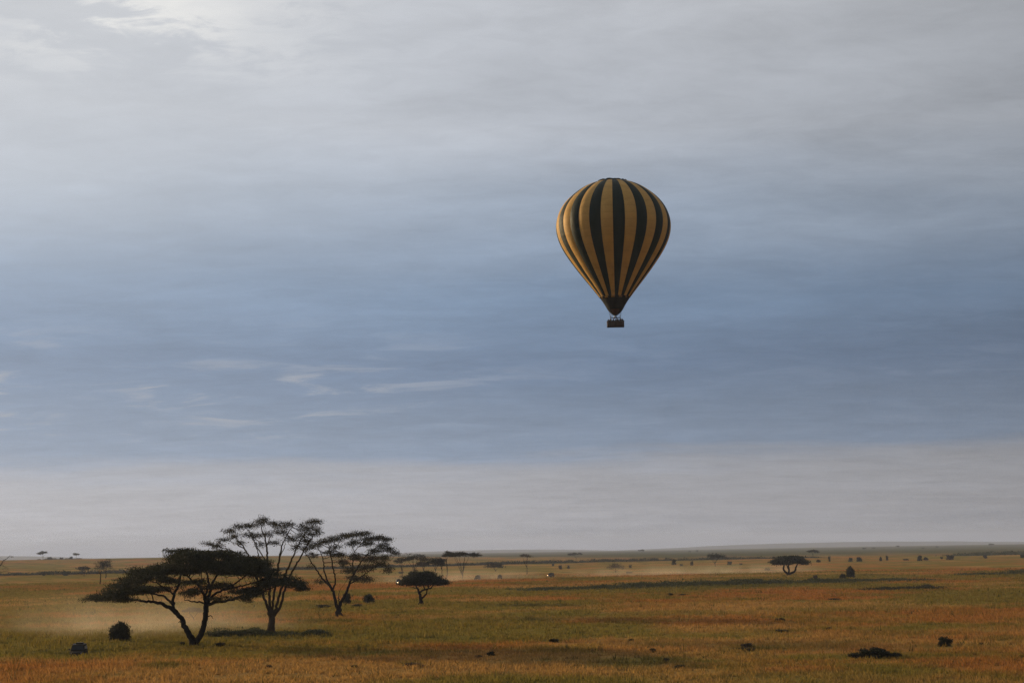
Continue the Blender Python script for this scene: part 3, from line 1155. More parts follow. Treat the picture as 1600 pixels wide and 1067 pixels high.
    # specks of trees under the right-hand skyline
    far = [(1350, 857, 7, "first"), (1366, 857, 6, "second"), (1404, 858, 8, "third"), (1443, 855, 5, "fourth"), (1464, 861, 6, "fifth"), (1549, 851, 9, "sixth and widest"), (1078, 862, 5, None), (1090, 863, 6, None)]
    proto = None
    for k, (px, py, wpx, o_) in enumerate(far):
        d = 3600 + 380 * (k % 3)
        p = on_ground(px, d)
        m = d / FPX
        if proto is None:
            proto = gen_tree('far_acacia', 8.0, 10.0, 3.0, 3, 77, att=70, per=9, lsize=1.8, fork=.3)
            t = proto
        else:
            t = copy_tree(proto)
        t.location = p
        s = wpx * m / 10.0
        t.rotation_euler = (0, 0, k * 1.3)
        t.scale = (s, s, s * 0.8)
        if o_:
            lab = f"speck of an acacia under the right skyline, {o_} of six from the left"
        else:
            lab = ("left" if k == 6 else "right") + " speck of a pair of acacias above the spreading acacia"
        tag(t, lab, "tree", "far acacias under the skyline")


mid_trees()


# ------------------------------------------------------------------ bushes
def bush_proto(name, seed, n_lobes, per, lsize, leaf, top_bias=0.6, wide=1.0):
    """bush of unit half width about 1 m and height about 1.4 m"""
    rng = np.random.default_rng(seed)
    root = empty(name)
    C, g = [], Geo()
    for k in range(n_lobes):
        v = rng.normal(0, 1, 3)
        v /= np.linalg.norm(v)
        v *= rng.random() ** 0.4
        c = np.array([v[0] * 0.74 * wide, v[1] * 0.74 * wide, 0.2 + abs(v[2]) ** 0.55 * (0.66 if top_bias < 1 else 0.46) + 0.12 * rng.random()])
        if k % 3 == 0:
            c[2] = rng.uniform(0.08, 0.3)
        rr = rng.uniform(0.16, 0.34)
        v = rng.normal(0, 1, (26, 3))
        v /= np.linalg.norm(v, axis=1)[:, None]
        C.append(c + v * rr * rng.random((26, 1)) ** 0.4 * np.array([1, 1, 0.8]))
        if k % 2 == 0:
            b0 = np.array([rng.normal(0, .06), rng.normal(0, .06), -0.1])
            mid = (b0 + c) / 2 + rng.normal(0, .06, 3)
            g.tube([b0, mid, c], [0.03, 0.022, 0.008], 4)
    # twigs that break the outline
    for k in range(10):
        a = rng.uniform(0, 2 * math.pi)
        e = np.array([math.cos(a) * rng.uniform(.3, 1.0) * wide, math.sin(a) * rng.uniform(.3, 1.0) * wide, rng.uniform(0.7, 1.3)])
        g.tube([np.array([0, 0, -0.05]), e * np.array([.45, .45, .55]), e], [0.016, 0.010, 0.004], 3)
    C = np.vstack(C)
    C[:, 2] = np.maximum(C[:, 2], 0.03)
    g.build('stems', M['bark'], root, True)
    me = leaves_mesh('foliage', C, (.05, .05, .04), per, lsize, rng, 0.7)
    link_mesh('foliage', me, root, M[leaf])
    return root


def bushes():
    protos = {
        'a': bush_proto('round_bush', 11, 60, 6, 0.12, 'bush', 0.6),
        'b': bush_proto('low_bush', 2, 26, 7, 0.13, 'bush', 1.4, 1.25),
        'c': bush_proto('dry_bush', 3, 22, 6, 0.12, 'bush_brown', 0.7),
        'd': bush_proto('far_bush', 4, 16, 4, 0.22, 'bush', 0.8),
        'e': bush_proto('far_dry_bush', 5, 16, 4, 0.22, 'bush_brown', 0.8),
    }
    used = set()
    G1, G2, G3 = "low bushes on the near grass", "bushes of the middle distance", "bushes along the far plain"
    # (proto, px, base py, width px, height px, label, group)
    B = [
        ('a', 187, 1001, 38, 34, "large round dark bush left of the widest acacia", G1),
        ('a', 576, 941, 20, 15, "dark round bush to the right of the leaning acacia's trunk", G1),
        ('a', 542, 943, 16, 20, "dark bush right behind the two stemmed acacia's trunk", G1),
        ('b', 558, 948, 20, 5, "flat low bush just right of the two stemmed acacia's foot", G1),
        ('b', 1366, 1028, 60, 17, "largest low dark bush on the near grass at lower right", G1),
        ('b', 1340, 1028, 34, 9, "flat left end of the largest low bush at lower right", G1),
        ('b', 1398, 1028, 28, 9, "small bush at the right end of the largest low bush", G1),
        ('b', 1477, 1009, 32, 15, "compact dark bush above and right of the largest low bush", G1),
        ('c', 1168, 1014, 24, 12, "dusky dry bush in the lower right centre of the grass", G1),
        ('b', 1160, 1016, 44, 5, "flat dark plant at the foot of the dusky dry bush", G1),
        ('b', 1021, 1019, 16, 7, "small dark bush left of the dusky dry bush", G1),
        ('b', 767, 1024, 17, 7, "small dark bush in the lower middle of the grass", G1),
        ('b', 748, 1027, 16, 4, "flat plant touching the small lower middle bush on its left", G1),
        ('b', 866, 1003, 20, 6, "small dark bush on the grass below the balloon, right of lower middle", G1),
        ('b', 985, 1001, 12, 4, "tiny dark plant directly below the balloon's basket on the near grass", G1),
        ('b', 1048, 930, 12, 4, "tiny dark bush under the green thicket strip, left one of a pair", G1),
        ('b', 1066, 930, 14, 3, "tiny dark bush under the green thicket strip, right one of a pair", G1),
        ('c', 645, 1041, 34, 8, "brownish low plant near the bottom edge, left of lower middle", G1),
        ('c', 553, 1044, 14, 7, "brownish tuft left of the brownish low plant near the bottom edge", G1),
        ('b', 1062, 1043, 24, 5, "dark flat plant near the bottom edge, below the dusky dry bush", G1),
        ('c', 1040, 1034, 14, 8, "pale dry tuft above the dark flat plant near the bottom edge", G1),
        ('b', 345, 1010, 20, 7, "small dark bush at the right foot of the widest acacia", G1),
        ('b', 284, 1008, 12, 6, "small tuft at the left foot of the widest acacia", G1),
        ('b', 1224, 987, 34, 4, "long flat dark plant in the right middle of the grass", G1),
        ('b', 1295, 984, 12, 5, "little green bush right of the long flat dark plant", G1),
        ('b', 1219, 970, 20, 5, "little dark bush above the long flat dark plant", G1),
        ('b', 1305, 937, 24, 3, "thin dark plant below the pair of upright bushes", G1),
        ('b', 1532, 1007, 12, 4, "tiny dark plant right of the compact dark bush", G1),
        ('b', 505, 949, 30, 5, "flat dark bush left of the two stemmed acacia's trunk", G1),
        ('c', 420, 1043, 12, 6, "dry tuft near the bottom edge below the tallest tree", G1),
        ('a', 1329, 902, 15, 20, "tall upright dark bush, right one of a pair by the green strip", G2),
        ('a', 1317, 904, 12, 9, "short dark bush, left one of a pair by the green strip", G2),
        ('c', 1275, 906, 12, 10, "spiky dead shrub between the candelabra acacia and the pair of bushes", G2),
        ('d', 626, 896, 12, 4, "low shrub left of the distant clump", G2),
        ('e', 983, 896, 13, 4, "low grey shrub at the left end of the dust trail", G2),
        ('e', 985, 887, 6, 6, "small shrub right of the leafy grey green tree", G2),
        ('d', 1053, 882, 9, 10, "round shrub above the middle of the dust trail", G3),
        ('d', 1065, 884, 7, 4, "tiny low shrub right of the round shrub above the dust", G3),
        ('e', 1081, 883, 6, 8, "faded shrub left of the spreading flat acacia", G3),
        ('d', 1140, 882, 10, 6, "shrub right of the spreading flat acacia", G3),
        ('e', 1158, 882, 7, 3, "tiny shrub further right of the spreading flat acacia", G3),
        ('e', 1198, 891, 13, 5, "grey shrub in the dust just left of the candelabra acacia", G2),
        ('e', 1279, 878, 9, 5, "rusty shrub right of the candelabra acacia's crown", G3),
        ('d', 1296, 877, 5, 10, "narrow upright shrub right of the rusty shrub", G3),
        ('d', 1329, 877, 8, 7, "left shrub of the pair above the upright bushes", G3),
        ('d', 1343, 877, 12, 8, "right, broader shrub of the pair above the upright bushes", G3),
        ('e', 1376, 876, 5, 8, "faint narrow shrub, left of two on the right far plain", G3),
        ('e', 1386, 875, 5, 9, "faint narrow shrub, right of two on the right far plain", G3),
        ('e', 1416, 875, 12, 3, "low brown shrub left of the dark shrub on the right far plain", G3),
        ('d', 1437, 876, 10, 10, "dark shrub on the right far plain, taller than its neighbour", G3),
        ('e', 1447, 875, 10, 6, "shrub touching the dark shrub of the right far plain", G3),
        ('d', 1471, 873, 6, 4, "tiny shrub left of the broad mound shaped shrub", G3),
        ('e', 1484, 874, 16, 9, "broad mound shaped shrub on the right far plain", G3),
        ('e', 1540, 872, 8, 7, "reddish shrub between the mound shrub and the right edge", G3),
        ('d', 1597, 871, 9, 6, "dark shrub at the right edge of the picture", G3),
        ('d', 96, 876, 8, 4, "round shrub in the middle of the rocky knoll", G3),
        ('d', 78, 876, 10, 5, "shrub beside the larger knoll tree", G3),
        ('d', 111, 876, 7, 5, "shrub beside the smaller knoll tree", G3),
        ('d', 103, 899, 12, 4, "shrub hanging below the dark shrub line at far left", G3),
        ('d', 68, 899, 6, 3, "tiny shrub left of the one below the far left shrub line", G3),
        ('e', 864, 884, 5, 5, "tiny shrub right of the sparse faded acacia", G3),
        ('e', 876, 889, 7, 8, "faint brown shrub left of the dust trail", G3),
        ('e', 888, 888, 5, 6, "second faint brown shrub left of the dust trail", G3),
    ]
    for k, (pk, px, py, wpx, hpx, lab, grp) in enumerate(B):
        proto = protos[pk]
        t = proto if pk not in used else copy_tree(proto)
        used.add(pk)
        p = on_ground(px, 2560) if "knoll" in lab else ground(px, py)
        m = p.y / FPX
        wide = 1.25 if pk == 'b' else 1.0
        sx = wpx * m / (2 * wide)
        hz = hpx * m / (0.95 if pk == 'b' else 1.2)
        t.location = p
        t.rotation_euler = (0, 0, k * 2.39)
        t.scale = (sx, sx, hz)
        tag(t, lab, "bush", grp)

    # knoll of boulders on the left skyline
    p = on_ground(92, 2575)
    rng = random.Random(8)
    root = empty('rocky_knoll', p)
    tag(root, "low dark rocky knoll on the skyline at far left", "rocks")
    for k in range(16):
        bm = bmesh.new()
        bmesh.ops.create_icosphere(bm, subdivisions=2, radius=1.0)
        for v in bm.verts:
            v.co *= 1 + 0.25 * (rng.random() - 0.5)
        me = bpy.data.meshes.new('boulder')
        bm.to_mesh(me)
        bm.free()
        o = link_mesh('boulder', me, root, M['rock'])
        o.location = (-32 + k * 4.2 + rng.uniform(-2, 2), rng.uniform(-5, 6), 0.2)
        o.scale = (rng.uniform(2.5, 4.8), rng.uniform(2.5, 4), rng.uniform(1.0, 2.4))
        o.rotation_euler = (0, 0, rng.uniform(0, 6))


bushes()


def thicket(name, label, path, seed, n, h, width_m, leaf='thicket', lsize=0.25, gap=0.0):
    """a strip of low growth along a line of photo points on the plain (px, py[, height factor])"""
    rng = np.random.default_rng(seed)
    pts = [ground(p[0], p[1]) for p in path]
    hf = [p[2] if len(p) > 2 else 1.0 for p in path]
    seg = np.array([(b - a).length for a, b in zip(pts, pts[1:])])
    cum = np.concatenate(([0], np.cumsum(seg)))
    s = rng.random(n) * cum[-1]
    i = np.clip(np.searchsorted(cum, s) - 1, 0, len(seg) - 1)
    f = (s - cum[i]) / seg[i]
    A = np.array([tuple(p) for p in pts])
    P = A[i] + (A[i + 1] - A[i]) * f[:, None]
    H = np.array(hf)[i] + (np.array(hf)[i + 1] - np.array(hf)[i]) * f
    d = A[i + 1] - A[i]
    d /= np.linalg.norm(d, axis=1)[:, None]
    nrm = np.stack([-d[:, 1], d[:, 0]], 1)
    off = rng.normal(0, width_m * 0.45, n)
    P[:, :2] += nrm * off[:, None]
    lump = fbm(P[:, 0] / (2.5 * h + 1), P[:, 1] / (2.5 * h + 1), 3, seed)
    keep = lump > gap
    P, H, lump = P[keep], H[keep], lump[keep]
    z0 = terrain(P[:, 0], P[:, 1])
    top = h * H * (0.25 + 1.3 * sstep(lump, 0.3, 0.75))
    P[:, 2] = z0 + rng.random(len(P)) ** 0.7 * top
    me = leaves_mesh(name, P, (.25, .25, .05), 2, lsize, rng, 0.8)
    o = link_mesh(name, me, None, M[leaf])
    tag(o, label, "shrubs", kind='stuff')


thicket('green_thicket', "long strip of low dark green growth across the right middle plain",
        [(806, 922, .3), (900, 920, .5), (985, 917, .9), (1050, 915, 1), (1110, 913, 1.0), (1180, 911, 1), (1250, 910, 1), (1310, 909, .9), (1350, 908, .5), (1430, 905, .35)], 1, 22000, 1.0, 16, lsize=0.45)
thicket('dark_thicket', "dark low shrub strip below the pair of upright bushes",
        [(1355, 922, .4), (1380, 921, .8), (1400, 920, 1), (1430, 920, .8), (1450, 919, 1), (1478, 919, .4)], 2, 2600, 0.75, 4, 'bush', lsize=0.4)
thicket('thicket_line', "thin line of green growth at the right edge of the plain",
        [(1500, 899, .5), (1560, 897, .9), (1610, 895, 1)], 3, 1800, 1.2, 6, 'thicket', lsize=0.5)
thicket('tree_foot_thicket', "dark green growth under the tallest tree, right of the widest acacia",
        [(335, 994, .7), (360, 992, 1), (400, 992, .9), (440, 993, 1), (480, 993, 1), (512, 992, .6)], 4, 9000, 0.8, 3.0, 'thicket', lsize=0.22)
thicket('shrub_line', "dark shrub line along the watercourse across the far plain",
        [(-40, 899, .7), (60, 898, .8), (150, 896, 1), (280, 893, .8), (450, 890, .8), (620, 886, .8), (700, 884, .6), (800, 881, 1), (900, 878.5, 1), (1000, 876.5, 1), (1100, 874.5, 1), (1200, 872.5, .8), (1280, 871, .4)], 5, 26000, 1.9, 14, 'bush', lsize=1.0)
thicket('shrub_line', "faint shrub line at the far right under the skyline",
        [(1490, 868.5, .6), (1550, 867, 1), (1640, 865, 1)], 6, 4000, 2.4, 20, 'thicket', lsize=1.2)


# ------------------------------------------------------------------ hot air balloon
def fabric(name, color, transl):
    """woven envelope cloth: faint horizontal panel seams, soft blotches"""
    m = bpy.data.materials.new(name)
    m.use_nodes = True
    t = NT(m.node_tree)
    tc = t.n('ShaderNodeTexCoord').outputs['Object']
    nz = t.noise(tc, 0.5, 5, 0.6)
    nf = t.noise(tc, 6.0, 4, 0.7)
    sp = t.n('ShaderNodeSeparateXYZ')
    t.l(tc, sp.inputs[0])
    seam = t.math('PINGPONG', sp.outputs[2], 0.75)
    seam = t.step(seam, 0.0, 0.05, 0.72, 1.0)
    f = t.math('ADD', t.math('MULTIPLY', nz, 0.55), t.math('MULTIPLY', nf, 0.40))
    f = t.math('MULTIPLY', t.math('ADD', f, 0.525), seam)
    rgb = t.n('ShaderNodeRGB')
    rgb.outputs[0].default_value = (*color, 1)
    c = t.vmath('SCALE', rgb.outputs[0], f)
    b = t.n('ShaderNodeBsdfPrincipled')
    t.l(c, b.inputs['Base Color'])
    b.inputs['Roughness'].default_value = 0.6
    b.inputs['Specular IOR Level'].default_value = 0.12
    bp = t.n('ShaderNodeBump')
    bp.inputs['Strength'].default_value = 0.4
    bp.inputs['Distance'].default_value = 0.4
    t.l(nz, bp.inputs['Height'])
    t.l(bp.outputs[0], b.inputs['Normal'])
    tr = t.n('ShaderNodeBsdfTranslucent')
    t.l(c, tr.inputs[0])
    mx = t.n('ShaderNodeMixShader')
    mx.inputs[0].default_value = transl
    t.l(b.outputs[0], mx.inputs[1])
    t.l(tr.outputs[0], mx.inputs[2])
    o = t.n('ShaderNodeOutputMaterial')
    t.l(mx.outputs[0], o.inputs[0])
    return m


def wicker_mat():
    m = bpy.data.materials.new("wicker")
    m.use_nodes = True
    t = NT(m.node_tree)
    tc = t.n('ShaderNodeTexCoord').outputs['Object']
    w = t.n('ShaderNodeTexWave', wave_type='BANDS', bands_direction='Z')
    t.l(tc, w.inputs[0])
    w.inputs['Scale'].default_value = 6.0
    w.inputs['Distortion'].default_value = 2.0
    c = t.mix(w.outputs[1], (0.030, 0.018, 0.012), (0.075, 0.045, 0.028))
    b = t.n('ShaderNodeBsdfPrincipled')
    t.l(c, b.inputs['Base Color'])
    b.inputs['Roughness'].default_value = 0.8
    bp = t.n('ShaderNodeBump')
    bp.inputs['Distance'].default_value = 0.02
    t.l(w.outputs[1], bp.inputs['Height'])
    t.l(bp.outputs[0], b.inputs['Normal'])
    o = t.n('ShaderNodeOutputMaterial')
    t.l(b.outputs[0], o.inputs[0])
    return m


M['yellow_cloth'] = fabric("yellow_cloth", (0.53, 0.315, 0.092), 0.10)
M['green_cloth'] = fabric("green_cloth", (0.009, 0.019, 0.014), 0.05)
M['skirt_cloth'] = fabric("skirt_cloth", (0.010, 0.010, 0.008), 0.05)
M['scoop_cloth'] = fabric("scoop_cloth", (0.075, 0.034, 0.016), 0.2)
M['wicker'] = wicker_mat()
M['leather'] = simple_mat("leather", (0.035, 0.020, 0.013), 0.6, 0.2, 8)
M['steel'] = simple_mat("burner_steel", (0.10, 0.10, 0.11), 0.4, 0.15, 10, metal=0.8)
M['rope'] = simple_mat("cable", (0.03, 0.03, 0.03), 0.7, 0.1, 10)
M['skin'] = simple_mat("skin", (0.32, 0.19, 0.13), 0.6, 0.1, 10)
M['hair'] = simple_mat("hair", (0.03, 0.02, 0.015), 0.7, 0.2, 30)
M['trousers'] = simple_mat("trousers", (0.05, 0.045, 0.04), 0.85, 0.2, 12)
SHIRTS = [simple_mat("shirt_navy", (0.03, 0.04, 0.07), 0.85), simple_mat("shirt_khaki", (0.16, 0.13, 0.08), 0.85), simple_mat("shirt_grey", (0.10, 0.10, 0.10), 0.85),
          simple_mat("jacket_black", (0.02, 0.02, 0.022), 0.8), simple_mat("shirt_maroon", (0.09, 0.025, 0.025), 0.85), simple_mat("shirt_olive", (0.06, 0.065, 0.035), 0.85)]

BAL_Y = 336.0
PROFILE = [(36, 0), (37, 40), (40, 75), (45, 108), (58, 152), (80, 197), (110, 242), (150, 291), (200, 335), (250, 364), (300, 380), (350, 385),
           (400, 379), (450, 365), (500, 342), (550, 313), (600, 279), (650, 244), (700, 206), (750, 167), (800, 129), (835, 103), (870, 78), (900, 61), (925, 50), (938, 42), (948, 30), (955, 15)]


def build_balloon():
    mpp = BAL_Y / FPX / 4.268                      # metres per pixel of the enlarged crop the outline was read from
    mouth = at_depth(861 - 0.6, 270 + 955 / 4.268, BAL_Y)
    bask = at_depth(961.9, 511.2, BAL_Y)
    mouth.x = bask.x
    base = Vector((bask.x, BAL_Y, bask.z))
    root = empty('hot_air_balloon', base)
    tag(root, "hot air balloon with yellow and dark green vertical stripes and wicker basket", "balloon")
    zm = mouth.z - base.z
    zs = np.array([(955 - p[0]) * mpp * 1.0 for p in PROFILE])[::-1]
    rs = np.array([p[1] * mpp for p in PROFILE])[::-1]
    # smooth resample by arc length
    s = np.concatenate(([0], np.cumsum(np.hypot(np.diff(zs), np.diff(rs)))))
    fz = np.linspace(0, s[-1], 74)
    Z, R = np.interp(fz, s, zs), np.interp(fz, s, rs)
    for _ in range(3):
        Z[1:-1] = 0.25 * Z[:-2] + 0.5 * Z[1:-1] + 0.25 * Z[2:]
        R[1:-1] = 0.25 * R[:-2] + 0.5 * R[1:-1] + 0.25 * R[2:]
    z_skirt = (955 - 836) * mpp
    half = math.pi / 30
    nu = 6

    def gore_mesh(name, lo, hi, bulge, mat):
        idx = [k for k in range(len(Z)) if lo <= Z[k] <= hi]
        V, F = [], []
        rows = [(lo, np.interp(lo, Z, R))] + [(Z[k], R[k]) for k in idx if Z[k] > lo + 0.05]
        for (z, r) in rows:
            for u in np.linspace(-1, 1, nu + 1):
                th = u * half
                rr = r * (math.cos(half) / math.cos(th)) * (1 + bulge * (1 - u * u))
                V.append((rr * math.sin(th), -rr * math.cos(th), z))
        for i in range(len(rows) - 1):
            for j in range(nu):
                a = i * (nu + 1) + j
                F.append((a, a + 1, a + nu + 2, a + nu + 1))
        g = Geo()
        g.add(V, F)
        me = g.mesh(name, True)
        me.materials.append(mat)
        return me
    # the top rows have Z not monotone enough for interp only at the very crown; fine for the rows used
    top = Z[-1] - 0.04
    my = gore_mesh('yellow_gore', z_skirt, top, 0.022, M['yellow_cloth'])
    mg = gore_mesh('green_gore', z_skirt, top, 0.022, M['green_cloth'])
    phi0 = rad(2.1)
    for k in range(30):
        o = link_mesh('gore', mg if k % 2 == 0 else my, root)
        o.location = (0, 0, zm)
        o.rotation_euler = (0, 0, phi0 + k * 2 * half)
    # dark skirt below the stripes: one ring of panels
    ms = gore_mesh('skirt_panel', 0.0, z_skirt, 0.006, M['skirt_cloth'])
    msc = gore_mesh('scoop_panel', 0.0, (955 - 912) * mpp, 0.006, M['scoop_cloth'])
    for k in range(30):
        o = link_mesh('skirt_panel', ms, root)
        o.location = (0, 0, zm)
        o.rotation_euler = (0, 0, phi0 + k * 2 * half)
    for k in (-3, -2, -1, 0, 1, 2):
        o = link_mesh('scoop_panel', msc, root)
        o.location = (0, 0, zm - 0.02)
        o.scale = (1.012, 1.012, 1)
        o.rotation_euler = (0, 0, phi0 + k * 2 * half)
    # lower lip, hem tape, crown ring and vent disc
    def ring(name, r, z, tr, mat, wob=0.0, n=60):
        rng = random.Random(3)
        pts = [(r * math.sin(2 * math.pi * k / n), -r * math.cos(2 * math.pi * k / n), z + wob * rng.uniform(-1, 1)) for k in range(n)]
        g = Geo()
        v, q = [], []
        for k in range(n):
            a = 2 * math.pi * k / n
            for j in range(6):
                b = 2 * math.pi * j / 6
                rr = r + tr * math.cos(b)
                v.append((rr * math.sin(a), -rr * math.cos(a), pts[k][2] + tr * math.sin(b)))
        for k in range(n):
            for j in range(6):
                q.append((k * 6 + j, ((k + 1) % n) * 6 + j, ((k + 1) % n) * 6 + (j + 1) % 6, k * 6 + (j + 1) % 6))
        g.add(v, q)
        return g.build(name, mat, root, True)
    ring('mouth_hem', float(R[0]) * 1.01, zm, 0.05, M['rope'])
    ring('skirt_seam', float(np.interp(z_skirt, Z, R)) * 1.008, zm + z_skirt, 0.035, M['rope'])
    ring('crown_ring', 100 * mpp, zm + (955 - 43) * mpp + 0.1, 0.13, M['green_cloth'], 0.10)
    g = Geo()
    n = 40
    V = [(0, 0, 0.25)] + [(92 * mpp * math.sin(2 * math.pi * k / n), -92 * mpp * math.cos(2 * math.pi * k / n), 0) for k in range(n)]
    g.add(V, [(0, 1 + k, 1 + (k + 1) % n) for k in range(n)])
    o = g.build('vent_disc', M['green_cloth'], root, True)
    o.location = (0, 0, zm + (955 - 42) * mpp + 0.15)

    # basket: 3.5 m long, woven, with partition ribs and padded rim
    bl, bw, bh = 3.52, 1.6, 1.12
    g = Geo()
    for (c, sz) in (((0, -bw / 2, bh / 2 + .06), (bl, .06, bh)), ((0, bw / 2, bh / 2 + .06), (bl, .06, bh)), ((-bl / 2 + .03, 0, bh / 2 + .06), (.06, bw - .06, bh)), ((bl / 2 - .03, 0, bh / 2 + .06), (.06, bw - .06, bh)), ((0, 0, .09), (bl - .14, bw - .08, .06))):
        g.box(c, sz)
    bk = g.build('basket', M['wicker'], root, False)
    g = Geo()
    rim = [(-bl / 2, -bw / 2), (bl / 2, -bw / 2), (bl / 2, bw / 2), (-bl / 2, bw / 2)]
    for a, b2 in zip(rim, rim[1:] + rim[:1]):
        g.tube([(a[0], a[1], bh + .08), ((a[0] + b2[0]) / 2, (a[1] + b2[1]) / 2, bh + .085), (b2[0], b2[1], bh + .08)], [.065, .06, .065], 8)
    g.build('rim', M['leather'], bk, True)
    for sx in (-1, 0, 1):
        for sy in (-1, 1):
            g = Geo()
            g.box((sx * bl * 0.31, sy * (bw / 2 + .04), bh / 2 + .05), (.10, .03, bh - .04))
            g.build('strap', M['leather'], bk)
    for sy in (-.55, 0, .55):
        g = Geo()
        g.box((0, sy, .03), (bl + .05, .09, .055))
        g.build('skid', M['leather'], bk, bevel=.01)
    # burner frame on uprights, burner block, cables
    fh = at_depth(962, 496.6, BAL_Y).z - base.z
    g = Geo()
    fx, fy = 1.0, 0.55
    fr = [(-fx, -fy), (fx, -fy), (fx, fy), (-fx, fy)]
    for a, b2 in zip(fr, fr[1:] + fr[:1]):
        g.tube([(a[0], a[1], fh), (b2[0], b2[1], fh)], [.055, .055], 6)
    g.tube([(-.28, -fy, fh), (-.28, fy, fh)], [.05, .05], 6)
    g.tube([(.28, -fy, fh), (.28, fy, fh)], [.05, .05], 6)
    bf = g.build('burner_frame', M['steel'], root, True)
    for sx in (-1, -.33, .33, 1):
        for sy in (-1, 1):
            g = Geo()
            g.tube([(sx * fx, sy * fy, fh), (sx * fx * 1.12, sy * (fy + .12), (fh + bh) / 2 + .1), (sx * fx * 1.2, sy * (bw / 2 - .02), bh + .1)], [.045, .045, .045], 6)
            g.build('upright', M['leather'], bf, True)
    for sx in (-.2, .2):
        for sy in (-.15, .15):
            g = Geo()
            g.tube([(sx * .75, sy, fh - .1), (sx * .75, sy, fh + .12), (sx * .75, sy, fh + .28), (sx * .75, sy, fh + .55)], [.09, .11, .12, .11], 10)
            g.build('burner', M['steel'], root, True)
    r0 = 42 * mpp
    for k in range(16):
        a = 2 * math.pi * (k + .5) / 16
        cx, cy = (fx if math.sin(a) > 0 else -fx), (fy if -math.cos(a) > 0 else -fy)
        g = Geo()
        g.tube([(cx, cy, fh), (r0 * math.sin(a), -r0 * math.cos(a), zm + 17 * mpp)], [.016, .016], 4)
        g.build('cable', M['rope'], root)
    return base, bl, bw, bh


BAL = build_balloon()


def person_mesh(arm):
    """standing figure 1.72 m tall as one skinned surface; arm: 'rail' hands on the rim, 'up' one hand raised"""
    V = [(0, 0, .96), (0, .01, 1.12), (0, 0, 1.32), (0, .0, 1.44), (0, -.02, 1.53), (0, -.03, 1.62), (0, -.02, 1.70)]
    Rr = [(.15, .11), (.135, .10), (.16, .11), (.09, .075), (.052, .052), (.082, .098), (.06, .07)]
    E = [(0, 1), (1, 2), (2, 3), (3, 4), (4, 5), (5, 6)]

    def chain(start, pts, rr):
        p = start
        for q, r in zip(pts, rr):
            V.append(q)
            Rr.append((r, r))
            E.append((p, len(V) - 1))
            p = len(V) - 1
        return p
    for s in (-1, 1):
        chain(0, [(.09 * s, 0, .88), (.10 * s, -.02, .50), (.10 * s, .02, .09), (.11 * s, -.13, .04)], [.095, .062, .042, .036])
        if arm == 'up' and s == 1:
            w = chain(3, [(.18 * s, 0, 1.40), (.28 * s, -.04, 1.18), (.30 * s, -.16, 1.42), (.30 * s, -.19, 1.50)], [.062, .045, .034, .038])
        else:
            w = chain(3, [(.18 * s, 0, 1.40), (.26 * s, -.05, 1.13), (.20 * s, -.28, 1.10), (.19 * s, -.36, 1.11)], [.062, .045, .034, .038])
        bx, by, bz = V[w]
        for f, (dx, ln) in enumerate(((-.03, .075), (-.01, .085), (.01, .08), (.03, .065))):
            chain(w, [(bx + dx, by - .05, bz + .015), (bx + dx, by - .05 - ln * .5, bz - .015)], [.010, .008])
        chain(w, [(bx - .045 * s, by - .01, bz + .01), (bx - .06 * s, by - .05, bz)], [.011, .009])
    # nose, ears
    chain(5, [(0, -.135, 1.605)], [.012])
    me = bpy.data.meshes.new('skel')
    me.from_pydata(V, E, [])
    o = bpy.data.objects.new('skel', me)
    COL.objects.link(o)
    o.modifiers.new('skin', 'SKIN').use_smooth_shade = True
    sv = me.skin_vertices[0].data
    for k, r in enumerate(Rr):
        sv[k].radius = r
    sv[0].use_root = True
    ss = o.modifiers.new('sub', 'SUBSURF')
    ss.levels = ss.render_levels = 1
    dg = bpy.context.evaluated_depsgraph_get()
    out = bpy.data.meshes.new_from_object(o.evaluated_get(dg))
    bpy.data.objects.remove(o)
    out.name = 'person'
    for m_ in ('skin', 'hair', 'trousers'):
        out.materials.append(M[m_])
    out.materials.append(SHIRTS[0])
    for p in out.polygons:
        x, y, z = p.center
        if z > 1.655 or (z > 1.58 and y > .015):
            p.material_index = 1
        elif z > 1.475:
            p.material_index = 0
        elif y < -.27 and z > 1.0 or (z > 1.38 and y < -.14):
            p.material_index = 0
        elif z > .93:
            p.material_index = 3
        else:
            p.material_index = 2
    return out


def passengers():
    base, bl, bw, bh = BAL
    meshes = [person_mesh('rail'), person_mesh('up')]
    spots = [(-1.45, .96, 3, "black jacket, leftmost"), (-.98, 1.02, 1, "khaki shirt, second from the left"), (-.45, .95, 0, "navy shirt, third from the left"), (.08, 1.0, 2, "grey shirt, in the middle"),
             (.55, .97, 5, "olive shirt, third from the right"), (1.02, 1.03, 4, "maroon shirt, second from the right"), (1.45, 1.0, 3, "black jacket, rightmost")]
    for k, (x, s, sh, txt) in enumerate(spots):
        o = link_mesh('person', meshes[1 if k == 5 else 0])
        o.location = base + Vector((x, -.22 if k % 2 else -.16, .13))
        o.scale = (s, s, s)
        o.rotation_euler = (0, 0, (-.3, .2, -.1, .3, 0, -.25, .35)[k])
        o.material_slots[3].link = 'OBJECT'
        o.material_slots[3].material = SHIRTS[sh]
        tag(o, f"person in {txt}, standing in the balloon's basket", "person", "passengers in the balloon basket")


passengers()

